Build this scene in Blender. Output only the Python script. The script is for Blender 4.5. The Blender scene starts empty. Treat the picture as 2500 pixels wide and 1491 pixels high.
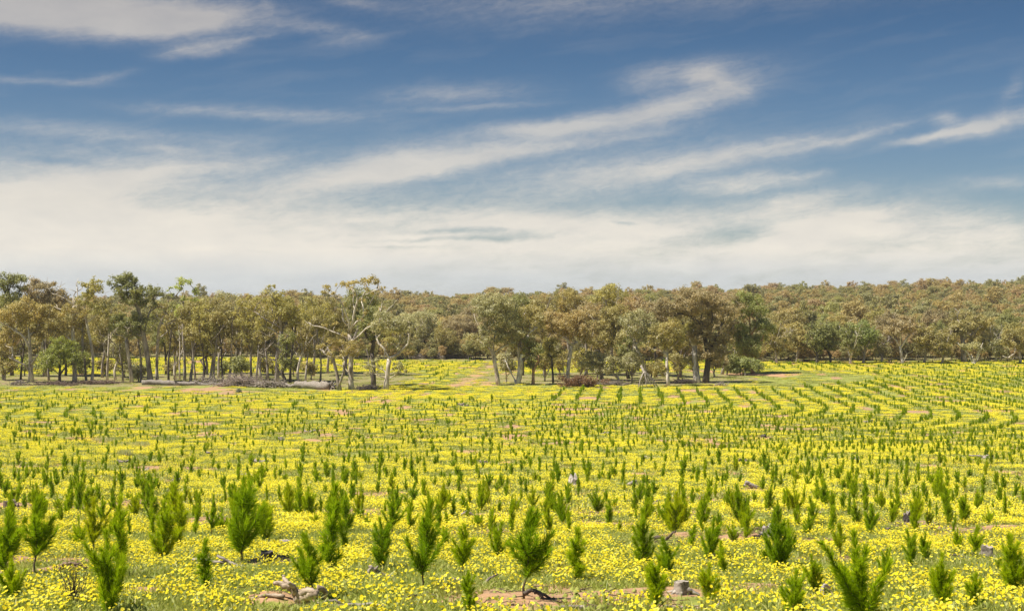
import bpy, math, random
import numpy as np
from mathutils import Vector

# ------------------------------------------------------------------ camera, sky, sun, exposure
scene = bpy.context.scene
COL = scene.collection
F, CX, CY = 3472.2, 1250.0, 745.5          # photograph: focal length and centre in its own pixels
CAMZ = 14.0
cam_data = bpy.data.cameras.new("camera")
cam_data.lens = 50.0
cam_data.sensor_width = 36.0
cam_data.clip_end = 9000.0
cam = bpy.data.objects.new("camera", cam_data)
COL.objects.link(cam)
cam.location = (0.0, 0.0, CAMZ)
cam.rotation_euler = (math.radians(90), 0, 0)
scene.camera = cam

SUN_AZ = math.radians(-108)    # from +Y (view direction) towards +X: the sun stands to the left, a little behind the camera
SUN_EL = math.radians(60)
sun_data = bpy.data.lights.new("sun", 'SUN')
sun_data.energy = 5.0
sun_data.angle = math.radians(0.6)
sun_data.color = (1.0, 0.94, 0.82)
sun = bpy.data.objects.new("sun", sun_data)
COL.objects.link(sun)
sdir = Vector((math.sin(SUN_AZ) * math.cos(SUN_EL), math.cos(SUN_AZ) * math.cos(SUN_EL), math.sin(SUN_EL)))
sun.rotation_euler = sdir.to_track_quat('Z', 'Y').to_euler()
sun.location = (-60, -30, 90)

vs = scene.view_settings
vs.view_transform = 'Standard'
vs.look = 'None'
vs.exposure = 0.62
vs.gamma = 1.0
vs.use_curve_mapping = False


class NT:
    """small helper to write node trees"""
    def __init__(s, tree):
        s.t = tree
        tree.nodes.clear()

    def n(s, kind, ins=None, **props):
        nd = s.t.nodes.new(kind)
        for k, v in props.items():
            setattr(nd, k, v)
        for k, v in (ins or {}).items():
            sock = nd.inputs[k]
            if isinstance(v, bpy.types.NodeSocket):
                s.t.links.new(v, sock)
            else:
                sock.default_value = v
        return nd

    def m(s, op, a, b=None, c=None, clamp=False):
        ins = {0: a}
        if b is not None:
            ins[1] = b
        if c is not None:
            ins[2] = c
        nd = s.n('ShaderNodeMath', ins, operation=op)
        nd.use_clamp = clamp
        return nd.outputs[0]

    def vm(s, op, a, b=None, out=0):
        ins = {0: a}
        if b is not None:
            ins[1] = b
        return s.n('ShaderNodeVectorMath', ins, operation=op).outputs[out]

    def mix(s, fac, a, b, blend='MIX'):
        nd = s.n('ShaderNodeMix', None, data_type='RGBA', blend_type=blend)
        for k, v in ((0, fac), (6, a), (7, b)):
            if isinstance(v, bpy.types.NodeSocket):
                s.t.links.new(v, nd.inputs[k])
            else:
                nd.inputs[k].default_value = v
        return nd.outputs[2]

    def ramp(s, fac, stops, interp='LINEAR'):
        nd = s.n('ShaderNodeValToRGB', {0: fac})
        nd.color_ramp.interpolation = interp
        el = nd.color_ramp.elements
        while len(el) < len(stops):
            el.new(0.5)
        for e, (p, c) in zip(el, stops):
            e.position = p
            e.color = c if len(c) == 4 else (*c, 1)
        return nd.outputs[0]

    def noise(s, vec, scale, detail=4, rough=0.55, dist=0.0, lac=2.0):
        nd = s.n('ShaderNodeTexNoise', {'Vector': vec, 'Scale': scale, 'Detail': detail, 'Roughness': rough, 'Distortion': dist, 'Lacunarity': lac})
        return nd.outputs[0]


world = bpy.data.worlds.new("World")
scene.world = world
world.use_nodes = True
W = NT(world.node_tree)
sky = W.n('ShaderNodeTexSky', sky_type='NISHITA', sun_disc=False)
sky.sun_elevation = SUN_EL
sky.sun_rotation = SUN_AZ
sky.altitude = 250
sky.air_density = 1.0
sky.dust_density = 0.6
sky.ozone_density = 2.5
STR = 0.083
tc = W.n('ShaderNodeTexCoord').outputs['Generated']
dirv = W.vm('NORMALIZE', tc)
sep = W.n('ShaderNodeSeparateXYZ', {0: dirv})
az = W.m('MULTIPLY', W.m('ARCTAN2', sep.outputs[0], sep.outputs[1]), 3.4722)
el = W.m('MULTIPLY', W.m('ARCSINE', sep.outputs[2]), 3.4722)       # thousands of photo pixels above the horizon
P0 = W.n('ShaderNodeCombineXYZ', {0: az, 1: el, 2: 0.0}).outputs[0]
warp = W.n('ShaderNodeTexNoise', {'Vector': P0, 'Scale': 5.5, 'Detail': 7.0, 'Roughness': 0.64}).outputs['Color']
warp = W.vm('SUBTRACT', warp, (0.5, 0.5, 0.5))
warp = W.vm('MULTIPLY', warp, (0.11, 0.040, 0.0))
P = W.vm('ADD', P0, warp)


def sky_uv(px, py):
    return (math.atan((px - CX) / F) * 3.4722, math.atan((CY - py) / math.hypot(F, px - CX)) * 3.4722)


def puff(px, py, a, b, ang, dens, hard=1.0):
    u, v = sky_uv(px, py)
    d = W.vm('SUBTRACT', P, (u, v, 0))
    r = W.n('ShaderNodeVectorRotate', {'Vector': d, 'Axis': (0, 0, 1), 'Angle': math.radians(-ang)}, rotation_type='AXIS_ANGLE').outputs[0]
    q = W.vm('MULTIPLY', r, (1000.0 / a, 1000.0 / b, 0))
    dd = W.n('ShaderNodeVectorMath', {0: q, 1: q}, operation='DOT_PRODUCT').outputs['Value']
    if hard != 1.0:
        dd = W.m('POWER', dd, hard)
    e = W.m('EXPONENT', W.m('MULTIPLY', dd, -1.0))
    return W.m('MULTIPLY', e, dens)


puffs = [
    (150, 20, 420, 58, 0, 1.15, 1.6), (440, 55, 110, 24, 8, 0.55, 1.0), (495, 118, 95, 18, 9, 0.50, 1.3), (600, 96, 70, 6, 10, 0.3, 1.0),
    (780, 70, 90, 15, -4, 0.32, 1), (860, 95, 80, 14, 8, 0.32, 1), (870, 5, 70, 14, -5, 0.3, 1),
    (90, 198, 130, 8, 1, 0.30, 1), (250, 188, 65, 11, 14, 0.34, 1),
    (480, 270, 170, 13, -2, 0.34, 1), (740, 278, 200, 16, -2, 0.36, 1), (250, 325, 260, 18, -2, 0.34, 1),
    (1100, 228, 170, 24, 3, 0.42, 1), (1150, 262, 170, 8, 3, 0.3, 1), (650, 15, 30, 30, 60, 0.25, 1),
    (400, 362, 70, 11, -2, 0.34, 1),
    # the long diagonal plume
    (1700, 240, 165, 34, 18, 0.54, 1), (1500, 290, 260, 26, 9, 0.54, 1.2), (1320, 312, 180, 16, 4, 0.5, 1),
    (1180, 385, 260, 20, 11, 0.58, 1), (900, 420, 300, 36, 12, 0.80, 1.1), (980, 375, 110, 34, 8, 0.42, 1), (1450, 345, 220, 14, 8, 0.40, 1),
    (1590, 195, 70, 26, 10, 0.46, 1), (1710, 160, 105, 22, 6, 0.45, 1), (1705, 185, 45, 20, 6, 0.65, 1.2), (1780, 205, 60, 34, -30, 0.36, 1),
    # second plume
    (1500, 420, 330, 52, 8, 0.46, 1), (1800, 380, 300, 22, 10, 0.55, 1), (2080, 332, 140, 9, 12, 0.42, 1), (2270, 332, 90, 9, 9, 0.62, 1.2),
    (2420, 300, 105, 20, 12, 0.80, 1.2), (2320, 288, 30, 13, 0, 0.5, 1.2), (1830, 448, 150, 24, 5, 0.56, 1.3), (1990, 425, 45, 7, 12, 0.3, 1),
    (2480, 215, 40, 18, 50, 0.25, 1), (2440, 445, 100, 14, -4, 0.22, 1),
    # purple veil along the top
    (1600, -20, 700, 48, 0, 0.30, 1), (1250, 30, 300, 50, 0, 0.18, 1),
    # left bank and low bank
    (60, 470, 330, 95, 4, 0.62, 1), (330, 430, 230, 40, 12, 0.52, 1), (620, 395, 140, 20, 9, 0.3, 1), (330, 560, 700, 110, 2, 0.55, 1),
    (1950, 500, 150, 30, 12, 0.6, 1), (2050, 545, 210, 30, 13, 0.72, 1), (1450, 545, 420, 38, -2, 0.5, 1),
]
acc = None
for p in puffs:
    if p[1] < 360 and p[5] < 0.5:
        p = (*p[:5], p[5] * 0.78, p[6])      # the thin high wisps
    v = puff(*p)
    acc = v if acc is None else W.m('ADD', acc, v)
# the cream haze bank that stands all round the horizon
bank_n = W.noise(W.vm('MULTIPLY', P0, (1.0, 4.0, 1)), 2.2, 5, 0.55)
bank_top = W.m('ADD', 0.175, W.m('MULTIPLY', W.m('SUBTRACT', bank_n, 0.5), 0.16))
bank = W.n('ShaderNodeMapRange', {'Value': W.m('SUBTRACT', P_el := W.n('ShaderNodeSeparateXYZ', {0: P}).outputs[1], bank_top), 'From Min': 0.085, 'From Max': -0.03, 'To Min': 0.0, 'To Max': 0.80}, interpolation_type='SMOOTHSTEP').outputs[0]
layer = W.noise(W.vm('MULTIPLY', P, (0.8, 9.0, 1)), 2.6, 5, 0.6)
bank = W.m('MULTIPLY', bank, W.m('ADD', 0.55, W.m('MULTIPLY', layer, 0.95)))
acc = W.m('ADD', acc, bank)
# slots of clear sky inside the bank
for p in [(1120, 566, 130, 7, 2, 0.55, 1), (1080, 586, 190, 6, 1, 0.45, 1), (1260, 578, 130, 12, 2, 0.60, 1), (930, 602, 150, 4, 0, 0.35, 1), (1520, 547, 34, 5, -3, 0.45, 1.2), (640, 612, 60, 7, 0, 0.3, 1),
          (1820, 575, 130, 24, 3, 0.65, 1), (2120, 538, 55, 6, -3, 0.3, 1), (2200, 600, 120, 22, 0, 0.2, 1), (150, 395, 90, 10, -2, 0.3, 1)]:
    acc = W.m('SUBTRACT', acc, puff(*p))
# thin generic cirrus for the whole dome, streaked along the wind
streak = W.n('ShaderNodeVectorRotate', {'Vector': P, 'Axis': (0, 0, 1), 'Angle': math.radians(-9)}, rotation_type='AXIS_ANGLE').outputs[0]
st1 = W.noise(W.vm('MULTIPLY', streak, (1.3, 9.0, 1)), 2.2, 5, 0.56, 0.25)
st2 = W.noise(W.vm('MULTIPLY', streak, (2.5, 8.0, 1)), 5.5, 5, 0.58, 0.4)
veil = W.n('ShaderNodeMapRange', {'Value': st1, 'From Min': 0.5, 'From Max': 0.8, 'To Min': 0.0, 'To Max': 0.12}).outputs[0]
tex = W.m('ADD', W.m('MULTIPLY', st1, 0.9), W.m('MULTIPLY', st2, 0.55))          # about 0.72 on average
shape = W.m('MULTIPLY', acc, W.m('ADD', 0.42, W.m('MULTIPLY', tex, 0.82)))
fine = W.noise(W.vm('MULTIPLY', streak, (5.0, 22.0, 1)), 4.0, 6, 0.66, 0.9)
fine2 = W.noise(W.vm('MULTIPLY', P0, (9.0, 16.0, 1)), 3.0, 5, 0.62, 0.6)
rag = W.m('MULTIPLY', W.m('SUBTRACT', W.m('ADD', W.m('MULTIPLY', fine, 0.6), W.m('MULTIPLY', fine2, 0.4)), 0.5), 1.0)
edge = W.m('MULTIPLY', W.m('MULTIPLY', shape, W.m('SUBTRACT', 1.0, W.m('MINIMUM', shape, 1.0))), 4.0)
shape = W.m('ADD', shape, W.m('MULTIPLY', rag, edge))
shape = W.m('MAXIMUM', shape, 0.0)
alpha = W.m('ADD', shape, veil, clamp=True)
alpha = W.m('SMOOTH_MIN', alpha, 0.93, 0.2, clamp=True)
# clear-sky colour: physical sky, deepened as through a polariser
grade = W.ramp(W.m('DIVIDE', el, 3.0), [(0.0, (0.68, 0.71, 0.70)), (0.04, (0.58, 0.61, 0.645)), (0.10, (0.45, 0.515, 0.59)), (0.17, (0.325, 0.420, 0.515)), (0.25, (0.200, 0.310, 0.415)), (0.6, (0.32, 0.41, 0.53)), (1.0, (0.4, 0.5, 0.63))])
blue = W.mix(1.0, sky.outputs[0], grade, 'MULTIPLY')
# clouds catch less light higher up (thin grey-mauve tops), cream low down
ccol = W.ramp(W.m('MULTIPLY', el, 1.2), [(0.0, (0.60, 0.63, 0.64)), (0.08, (0.585, 0.60, 0.595)), (0.16, (0.74, 0.69, 0.61)), (0.30, (0.645, 0.605, 0.54)), (0.5, (0.48, 0.475, 0.465)), (0.85, (0.40, 0.385, 0.38))])
csh = W.noise(W.vm('MULTIPLY', P, (1.4, 4.0, 1)), 4.0, 5, 0.6)
ccol = W.mix(1.0, ccol, W.ramp(csh, [(0.25, (0.88, 0.89, 0.91)), (0.7, (1.04, 1.03, 1.01))]), 'MULTIPLY')
ccol = W.mix(1.0, ccol, (0.83 / STR, 0.83 / STR, 0.83 / STR, 1), 'MULTIPLY')
final = W.mix(alpha, blue, ccol)
bg = W.n('ShaderNodeBackground', {'Color': final, 'Strength': STR})
W.n('ShaderNodeOutputWorld', {'Surface': bg.outputs[0]})
world.cycles.sampling_method = 'MANUAL'
world.cycles.sample_map_resolution = 512

scene.cycles.max_bounces = 7
scene.cycles.diffuse_bounces = 4
scene.cycles.glossy_bounces = 1
scene.cycles.transmission_bounces = 4
scene.cycles.transparent_max_bounces = 4

# ------------------------------------------------------------------ helpers
def nth(k):
    return '%d%s' % (k, 'th' if 10 <= k % 100 <= 20 else {1: 'st', 2: 'nd', 3: 'rd'}.get(k % 10, 'th'))


rng = np.random.default_rng(7)
_tab = np.random.default_rng(99).random((256, 256))


def vnoise(x, y):
    xi = np.floor(x).astype(int); yi = np.floor(y).astype(int)
    fx = x - xi; fy = y - yi
    fx = fx * fx * (3 - 2 * fx); fy = fy * fy * (3 - 2 * fy)
    a = _tab[xi & 255, yi & 255]; b = _tab[(xi + 1) & 255, yi & 255]
    c = _tab[xi & 255, (yi + 1) & 255]; d = _tab[(xi + 1) & 255, (yi + 1) & 255]
    return (a * (1 - fx) + b * fx) * (1 - fy) + (c * (1 - fx) + d * fx) * fy


def fbm(x, y, o=4, g=0.5):
    s = 0; amp = 1; tot = 0
    for k in range(o):
        s = s + amp * vnoise(x * 2 ** k + 17.3 * k, y * 2 ** k + 5.1 * k)
        tot += amp; amp *= g
    return s / tot


def sstep(a, b, v):
    t = np.clip((v - a) / (b - a), 0, 1)
    return t * t * (3 - 2 * t)


# terrain profile along the view, relative to the camera
_py = [-400, -60, 0, 12, 20, 33, 46, 65, 83, 110, 139, 170, 213, 260, 300, 360, 450, 560, 700, 780, 1000, 1600, 5000]
_pz = [3, 0.6, -1.7, -2.95, -4.06, -5.7, -7.0, -8.5, -9.6, -10.9, -11.8, -12.1, -12.0, -11.9, -11.4, -10.0, -7.8, -5.2, -2.8, -2.6, -8, -25, -60]
_yy = np.arange(-400, 5001, 1.0)
_zz = np.interp(_yy, _py, _pz)
_k = np.exp(-0.5 * (np.arange(-18, 19) / 6.0) ** 2); _k /= _k.sum()
_zz = np.convolve(np.pad(_zz, 18, mode='edge'), _k, mode='valid')

MOUNDS = []      # (x, y, radius, height, soil) added before the ground is made


def hgt0(x, y):
    x = np.asarray(x, float); y = np.asarray(y, float)
    z = np.interp(y, _yy, _zz)
    z = z + sstep(320, 720, y) * (np.clip(x + 10, 0, 400) * 0.026 - np.clip(-x - 60, 0, 120) * 0.015)
    z = z + (fbm(x / 28 + 3, y / 28 + 8, 3) - 0.5) * 0.7 * sstep(20, 80, y)
    z = z + (fbm(x / 5.0, y / 5.0, 3) - 0.5) * 0.34 * sstep(6, 14, y)
    z = z + (fbm(x / 0.9 + 50, y / 0.9, 2) - 0.5) * 0.10
    return z + CAMZ


def hgt(x, y):
    z = hgt0(x, y)
    for (mx, my, mr, mh, ms) in MOUNDS:
        z = z + mh * np.exp(-((x - mx) ** 2 + (y - my) ** 2) / (mr * mr))
    return z


_ts = np.concatenate([np.arange(8, 80, 0.02), np.arange(80, 420, 0.1)])


def ground_at(px, py, f=None):
    """point of the terrain seen at a photo pixel"""
    x = (px - CX) / F * _ts
    z = CAMZ - (py - CY) / F * _ts
    h = (f or hgt)(x, _ts)
    i = int(np.argmax(z <= h)) if np.any(z <= h) else len(_ts) - 1
    return float(x[i]), float(_ts[i]), float(h[i])


def mesh_from(name, verts, faces, mats=(), mat_idx=None, smooth=False, attrs=None):
    """faces: list of int arrays (n,3) / (n,4)"""
    me = bpy.data.meshes.new(name)
    verts = np.asarray(verts, np.float32)
    fl = [np.asarray(f, np.int32) for f in faces if len(f)]
    counts = np.concatenate([np.full(len(f), f.shape[1], np.int32) for f in fl])
    loops = np.concatenate([f.ravel() for f in fl])
    me.vertices.add(len(verts)); me.vertices.foreach_set('co', verts.ravel())
    me.loops.add(len(loops)); me.loops.foreach_set('vertex_index', loops)
    me.polygons.add(len(counts))
    starts = np.concatenate([[0], np.cumsum(counts)[:-1]]).astype(np.int32)
    me.polygons.foreach_set('loop_start', starts)
    for m in mats:
        me.materials.append(m)
    if mat_idx is not None:
        me.polygons.foreach_set('material_index', np.asarray(mat_idx, np.int32))
    if smooth:
        me.polygons.foreach_set('use_smooth', np.ones(len(counts), bool))
    for k, a in (attrs or {}).items():
        at = me.attributes.new(k, 'FLOAT', 'POINT')
        at.data.foreach_set('value', np.asarray(a, np.float32))
    me.update(calc_edges=True)
    return me


class Geo:
    def __init__(s):
        s.v = []; s.q = []; s.t = []; s.n = 0; s.a = []; s.qm = []; s.tm = []

    def add(s, v, q=None, t=None, a=0.0, m=0):
        v = np.asarray(v, float).reshape(-1, 3)
        s.v.append(v)
        if q is not None and len(q):
            s.q.append(np.asarray(q) + s.n); s.qm.append(np.full(len(q), m))
        if t is not None and len(t):
            s.t.append(np.asarray(t) + s.n); s.tm.append(np.full(len(t), m))
        s.a.append(np.full(len(v), a) if np.isscalar(a) else np.asarray(a, float))
        s.n += len(v)

    def mesh(s, name, mats, smooth=False, attr='tint'):
        f = []; mi = []
        if s.q:
            f.append(np.concatenate(s.q)); mi.append(np.concatenate(s.qm))
        if s.t:
            f.append(np.concatenate(s.t)); mi.append(np.concatenate(s.tm))
        return mesh_from(name, np.concatenate(s.v), f, mats, np.concatenate(mi), smooth, {attr: np.concatenate(s.a)})


def tube(g, pts, rad, sides=6, a=0.0, m=0, cap=True, wob=0.0, r=None):
    pts = np.asarray(pts, float); rad = np.asarray(rad, float)
    n = len(pts)
    tan = np.gradient(pts, axis=0)
    tan /= np.linalg.norm(tan, axis=1)[:, None] + 1e-9
    ref = np.array([0.31, 0.12, 1.0]) if abs(tan[:, 2]).mean() < 0.8 else np.array([1.0, 0.13, 0.2])
    e1 = np.cross(tan, ref); e1 /= np.linalg.norm(e1, axis=1)[:, None] + 1e-9
    e2 = np.cross(tan, e1)
    th = np.arange(sides) / sides * 2 * np.pi
    rr = rad[:, None] * np.ones(sides)[None]
    if wob and r is not None:
        rr = rr * (1 + wob * (r.random((n, sides)) - 0.5) * 2)
    ring = pts[:, None, :] + rr[..., None] * (np.cos(th)[None, :, None] * e1[:, None, :] + np.sin(th)[None, :, None] * e2[:, None, :])
    v = ring.reshape(-1, 3)
    i = np.arange(n - 1)[:, None] * sides; j = np.arange(sides)[None]; k = (j + 1) % sides
    q = np.stack([i + j, i + k, i + sides + k, i + sides + j], -1).reshape(-1, 4)
    t = None
    if cap:
        v = np.concatenate([v, pts[-1:], pts[:1]])
        b = (n - 1) * sides; c = n * sides
        jj = np.arange(sides); kk = (jj + 1) % sides
        t = np.concatenate([np.stack([b + jj, b + kk, np.full(sides, c)], -1), np.stack([kk, jj, np.full(sides, c + 1)], -1)])
    g.add(v, q, t, a, m)


def wiggle(r, a, b, n, amp, sag=0.0):
    a = np.asarray(a, float); b = np.asarray(b, float)
    t = np.linspace(0, 1, n)[:, None]
    p = a + (b - a) * t
    d = np.linalg.norm(b - a)
    off = r.normal(0, 1, (n, 3)) * amp * d
    off[0] = 0; off[-1] = 0
    p += off
    p[:, 2] += -sag * d * (t[:, 0] * (1 - t[:, 0])) * 4
    return p


def leaves(g, cen, nrm, L, wd, r, tint):
    """one small diamond leaf spray per row"""
    n = len(cen)
    nrm = nrm / (np.linalg.norm(nrm, axis=1)[:, None] + 1e-9)
    rv = r.normal(0, 1, (n, 3))
    t1 = np.cross(nrm, rv); t1 /= np.linalg.norm(t1, axis=1)[:, None] + 1e-9
    t2 = np.cross(nrm, t1)
    L = L[:, None]; wd = wd[:, None]
    v = np.stack([cen - t1 * L, cen - t2 * wd, cen + t1 * L, cen + t2 * wd], 1).reshape(-1, 3)
    q = np.arange(n * 4).reshape(n, 4)
    g.add(v, q, None, np.repeat(tint, 4))


def link(name, me, parent=None, loc=None, color=None):
    o = bpy.data.objects.new(name, me)
    COL.objects.link(o)
    if parent is not None:
        o.parent = parent
    if loc is not None:
        o.location = loc
    if color is not None:
        o.color = (*color, 1)
    return o


def empty(name, loc, rz=0.0, sc=1.0):
    o = bpy.data.objects.new(name, None)
    COL.objects.link(o)
    o.location = loc
    o.rotation_euler = (0, 0, rz)
    o.scale = (sc, sc, sc) if np.isscalar(sc) else sc
    o.empty_display_size = 0.2
    return o


def tag(o, label, cat, group=None, kind=None):
    o['label'] = label
    o['category'] = cat
    if group:
        o['group'] = group
    if kind:
        o['kind'] = kind
    return o


def material(name):
    m = bpy.data.materials.new(name)
    m.use_nodes = True
    return m, NT(m.node_tree)


def leaf_shader(T, col, trans=0.35, tcol=None, rough=0.6, gloss=0.04):
    d = T.n('ShaderNodeBsdfDiffuse', {'Color': col})
    tr = T.n('ShaderNodeBsdfTranslucent', {'Color': tcol if tcol is not None else col})
    a = T.n('ShaderNodeMixShader', {0: trans, 1: d.outputs[0], 2: tr.outputs[0]})
    if gloss:
        gl = T.n('ShaderNodeBsdfGlossy', {'Roughness': rough, 'Color': (1, 1, 1, 1)})
        a = T.n('ShaderNodeMixShader', {0: gloss, 1: a.outputs[0], 2: gl.outputs[0]})
    T.n('ShaderNodeOutputMaterial', {'Surface': a.outputs[0]})


def attr(T, name):
    return T.n('ShaderNodeAttribute', attribute_name=name).outputs['Fac']


# foliage whose colour belongs to the single tree
M_LEAF, T = material('gum_leaves')
oc = T.n('ShaderNodeObjectInfo').outputs['Color']
c = T.mix(1.0, oc, T.ramp(attr(T, 'tint'), [(0.0, (3.8, 3.95, 4.1)), (0.45, (4.6, 4.6, 4.6)), (0.75, (5.1, 4.95, 4.5)), (1.0, (5.7, 5.1, 4.1))]), 'MULTIPLY')
leaf_shader(T, c, 0.50)
# foliage of the far wood: every tree its own colour
M_WOOD, T = material('far_gum_leaves')
rnd = T.n('ShaderNodeObjectInfo').outputs['Random']
pal = T.ramp(rnd, [(0.0, (0.070, 0.070, 0.024)), (0.14, (0.105, 0.090, 0.028)), (0.28, (0.085, 0.088, 0.034)), (0.42, (0.105, 0.088, 0.032)), (0.56, (0.080, 0.080, 0.024)),
                   (0.70, (0.110, 0.098, 0.036)), (0.82, (0.108, 0.086, 0.038)), (0.93, (0.088, 0.092, 0.024))], 'CONSTANT')
c = T.mix(1.0, pal, T.ramp(attr(T, 'tint'), [(0.0, (4.4, 4.05, 4.1)), (0.5, (5.1, 4.6, 4.4)), (1.0, (5.6, 4.9, 4.2))]), 'MULTIPLY')
leaf_shader(T, c, 0.50)
# bark
M_BARK, T = material('gum_bark')
oc = T.n('ShaderNodeObjectInfo').outputs['Color']
gco = T.n('ShaderNodeTexCoord').outputs['Object']
n1 = T.noise(T.vm('MULTIPLY', gco, (5, 5, 0.9)), 1.0, 5, 0.65)
n2 = T.noise(T.vm('MULTIPLY', gco, (1.6, 1.6, 0.5)), 1.0, 3, 0.6)
c = T.mix(1.0, oc, T.ramp(n1, [(0.3, (0.5, 0.46, 0.42)), (0.48, (1.0, 0.98, 0.95)), (0.7, (1.3, 1.27, 1.22))]), 'MULTIPLY')
c = T.mix(1.0, c, T.ramp(n2, [(0.35, (0.45, 0.40, 0.36)), (0.55, (1.05, 1.02, 1.0))]), 'MULTIPLY')
pb = T.n('ShaderNodeBsdfPrincipled', {'Base Color': c, 'Roughness': 0.85})
bp = T.n('ShaderNodeBump', {'Height': n1, 'Strength': 0.5, 'Distance': 0.05})
T.t.links.new(bp.outputs[0], pb.inputs['Normal'])
T.n('ShaderNodeOutputMaterial', {'Surface': pb.outputs[0]})
M_WBARK, T = material('far_gum_bark')
rnd = T.n('ShaderNodeObjectInfo').outputs['Random']
gco = T.n('ShaderNodeTexCoord').outputs['Object']
c = T.ramp(T.m('FRACT', T.m('MULTIPLY', rnd, 7.3)), [(0.0, (0.28, 0.25, 0.21)), (0.5, (0.40, 0.36, 0.31)), (1.0, (0.12, 0.10, 0.085))])
c = T.mix(1.0, c, T.ramp(T.noise(gco, 1.3, 3), [(0.3, (0.5, 0.5, 0.5)), (0.7, (1.15, 1.15, 1.15))]), 'MULTIPLY')
pb = T.n('ShaderNodeBsdfPrincipled', {'Base Color': c, 'Roughness': 0.9})
T.n('ShaderNodeOutputMaterial', {'Surface': pb.outputs[0]})
# weathered dead wood
M_DEAD, T = material('weathered_wood')
oc = T.n('ShaderNodeObjectInfo').outputs['Color']
gco = T.n('ShaderNodeTexCoord').outputs['Object']
n1 = T.noise(T.vm('MULTIPLY', gco, (9, 9, 9)), 1.0, 6, 0.7, 1.5)
wv = T.noise(T.vm('MULTIPLY', gco, (3, 18, 18)), 1.0, 5, 0.6, 0.4)
c = T.mix(1.0, oc, T.ramp(n1, [(0.30, (0.22, 0.19, 0.165)), (0.46, (0.75, 0.72, 0.69)), (0.72, (1.25, 1.23, 1.2))]), 'MULTIPLY')
c = T.mix(1.0, c, T.ramp(wv, [(0.36, (0.35, 0.32, 0.3)), (0.52, (0.95, 0.94, 0.92)), (0.7, (1.08, 1.07, 1.05))]), 'MULTIPLY')
pb = T.n('ShaderNodeBsdfPrincipled', {'Base Color': c, 'Roughness': 0.9})
bp = T.n('ShaderNodeBump', {'Height': wv, 'Strength': 0.6, 'Distance': 0.02})
T.t.links.new(bp.outputs[0], pb.inputs['Normal'])
T.n('ShaderNodeOutputMaterial', {'Surface': pb.outputs[0]})
# pine
M_NEEDLE, T = material('pine_needles')
rnd = T.n('ShaderNodeObjectInfo').outputs['Random']
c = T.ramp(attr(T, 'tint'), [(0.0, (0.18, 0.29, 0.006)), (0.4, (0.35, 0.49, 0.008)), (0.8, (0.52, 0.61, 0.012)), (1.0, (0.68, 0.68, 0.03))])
c = T.mix(1.0, c, T.ramp(rnd, [(0.0, (0.72, 0.82, 1.0)), (0.5, (1.0, 1.0, 1.0)), (0.9, (1.2, 1.12, 0.9)), (1.0, (1.3, 1.08, 0.9))]), 'MULTIPLY')
leaf_shader(T, c, 0.48, None, 0.45, 0.0)
M_STEM, T = material('pine_stem_bark')
gco = T.n('ShaderNodeTexCoord').outputs['Object']
c = T.ramp(T.noise(T.vm('MULTIPLY', gco, (60, 60, 14)), 1.0, 4), [(0.3, (0.06, 0.045, 0.028)), (0.7, (0.16, 0.115, 0.07))])
T.n('ShaderNodeOutputMaterial', {'Surface': T.n('ShaderNodeBsdfPrincipled', {'Base Color': c, 'Roughness': 0.9}).outputs[0]})
# daisies and herbs
M_PETAL, T = material('yellow_petals')
rnd = T.n('ShaderNodeObjectInfo').outputs['Random']
c = T.ramp(attr(T, 'tint'), [(0.0, (0.74, 0.56, 0.016)), (0.55, (0.84, 0.72, 0.024)), (0.9, (0.88, 0.81, 0.11)), (1.0, (0.90, 0.86, 0.28))])
leaf_shader(T, c, 0.30, None, 0.5, 0.0)
M_DISC, T = material('daisy_centre')
T.n('ShaderNodeOutputMaterial', {'Surface': T.n('ShaderNodeBsdfPrincipled', {'Base Color': (0.62, 0.42, 0.012, 1), 'Roughness': 0.8}).outputs[0]})
M_HERB, T = material('herb_leaves')
c = T.ramp(attr(T, 'tint'), [(0.0, (0.24, 0.30, 0.04)), (0.5, (0.36, 0.40, 0.07)), (0.85, (0.48, 0.48, 0.12)), (1.0, (0.56, 0.50, 0.20))])
leaf_shader(T, c, 0.45, None, 0.5, 0.02)
M_STRAW, T = material('pale_grass')
c = T.ramp(attr(T, 'tint'), [(0.0, (0.34, 0.37, 0.12)), (0.5, (0.52, 0.52, 0.20)), (1.0, (0.70, 0.66, 0.32))])
leaf_shader(T, c, 0.45, None, 0.5, 0.0)

# ------------------------------------------------------------------ where things lie on the ground
# soil mounds seen in the foreground: photo pixel, radius, height
for (px, py, r_, h_) in [(672, 1478, 0.42, 0.20), (668, 1378, 0.55, 0.20), (345, 1450, 0.55, 0.10), (1220, 1478, 0.9, 0.12), (1340, 1440, 0.5, 0.08), (1850, 1315, 0.8, 0.22), (1600, 1292, 0.8, 0.18), (1668, 1310, 0.6, 0.15),
                         (2020, 1325, 0.8, 0.10), (335, 1236, 1.0, 0.30), (30, 1245, 1.2, 0.30), (500, 1275, 1.4, 0.16), (1008, 1262, 1.0, 0.14), (40, 1378, 0.5, 0.2), (170, 1392, 0.4, 0.15), (1490, 1455, 0.7, 0.07), (1880, 1440, 0.9, 0.08),
                         (1500, 1478, 1.0, 0.05), (1290, 1462, 0.3, 0.08), (1660, 1450, 0.5, 0.10), (2450, 1290, 0.9, 0.12), (2020, 1472, 0.45, 0.06), (1130, 1305, 0.8, 0.1), (1210, 1262, 0.9, 0.12)]:
    gx, gy, _ = ground_at(px, py, hgt0)
    MOUNDS.append((gx, gy, r_, h_, 1.0))


def in_ellipse(x, y, cx, cy, a, b):
    return ((x - cx) / a) ** 2 + ((y - cy) / b) ** 2


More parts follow.
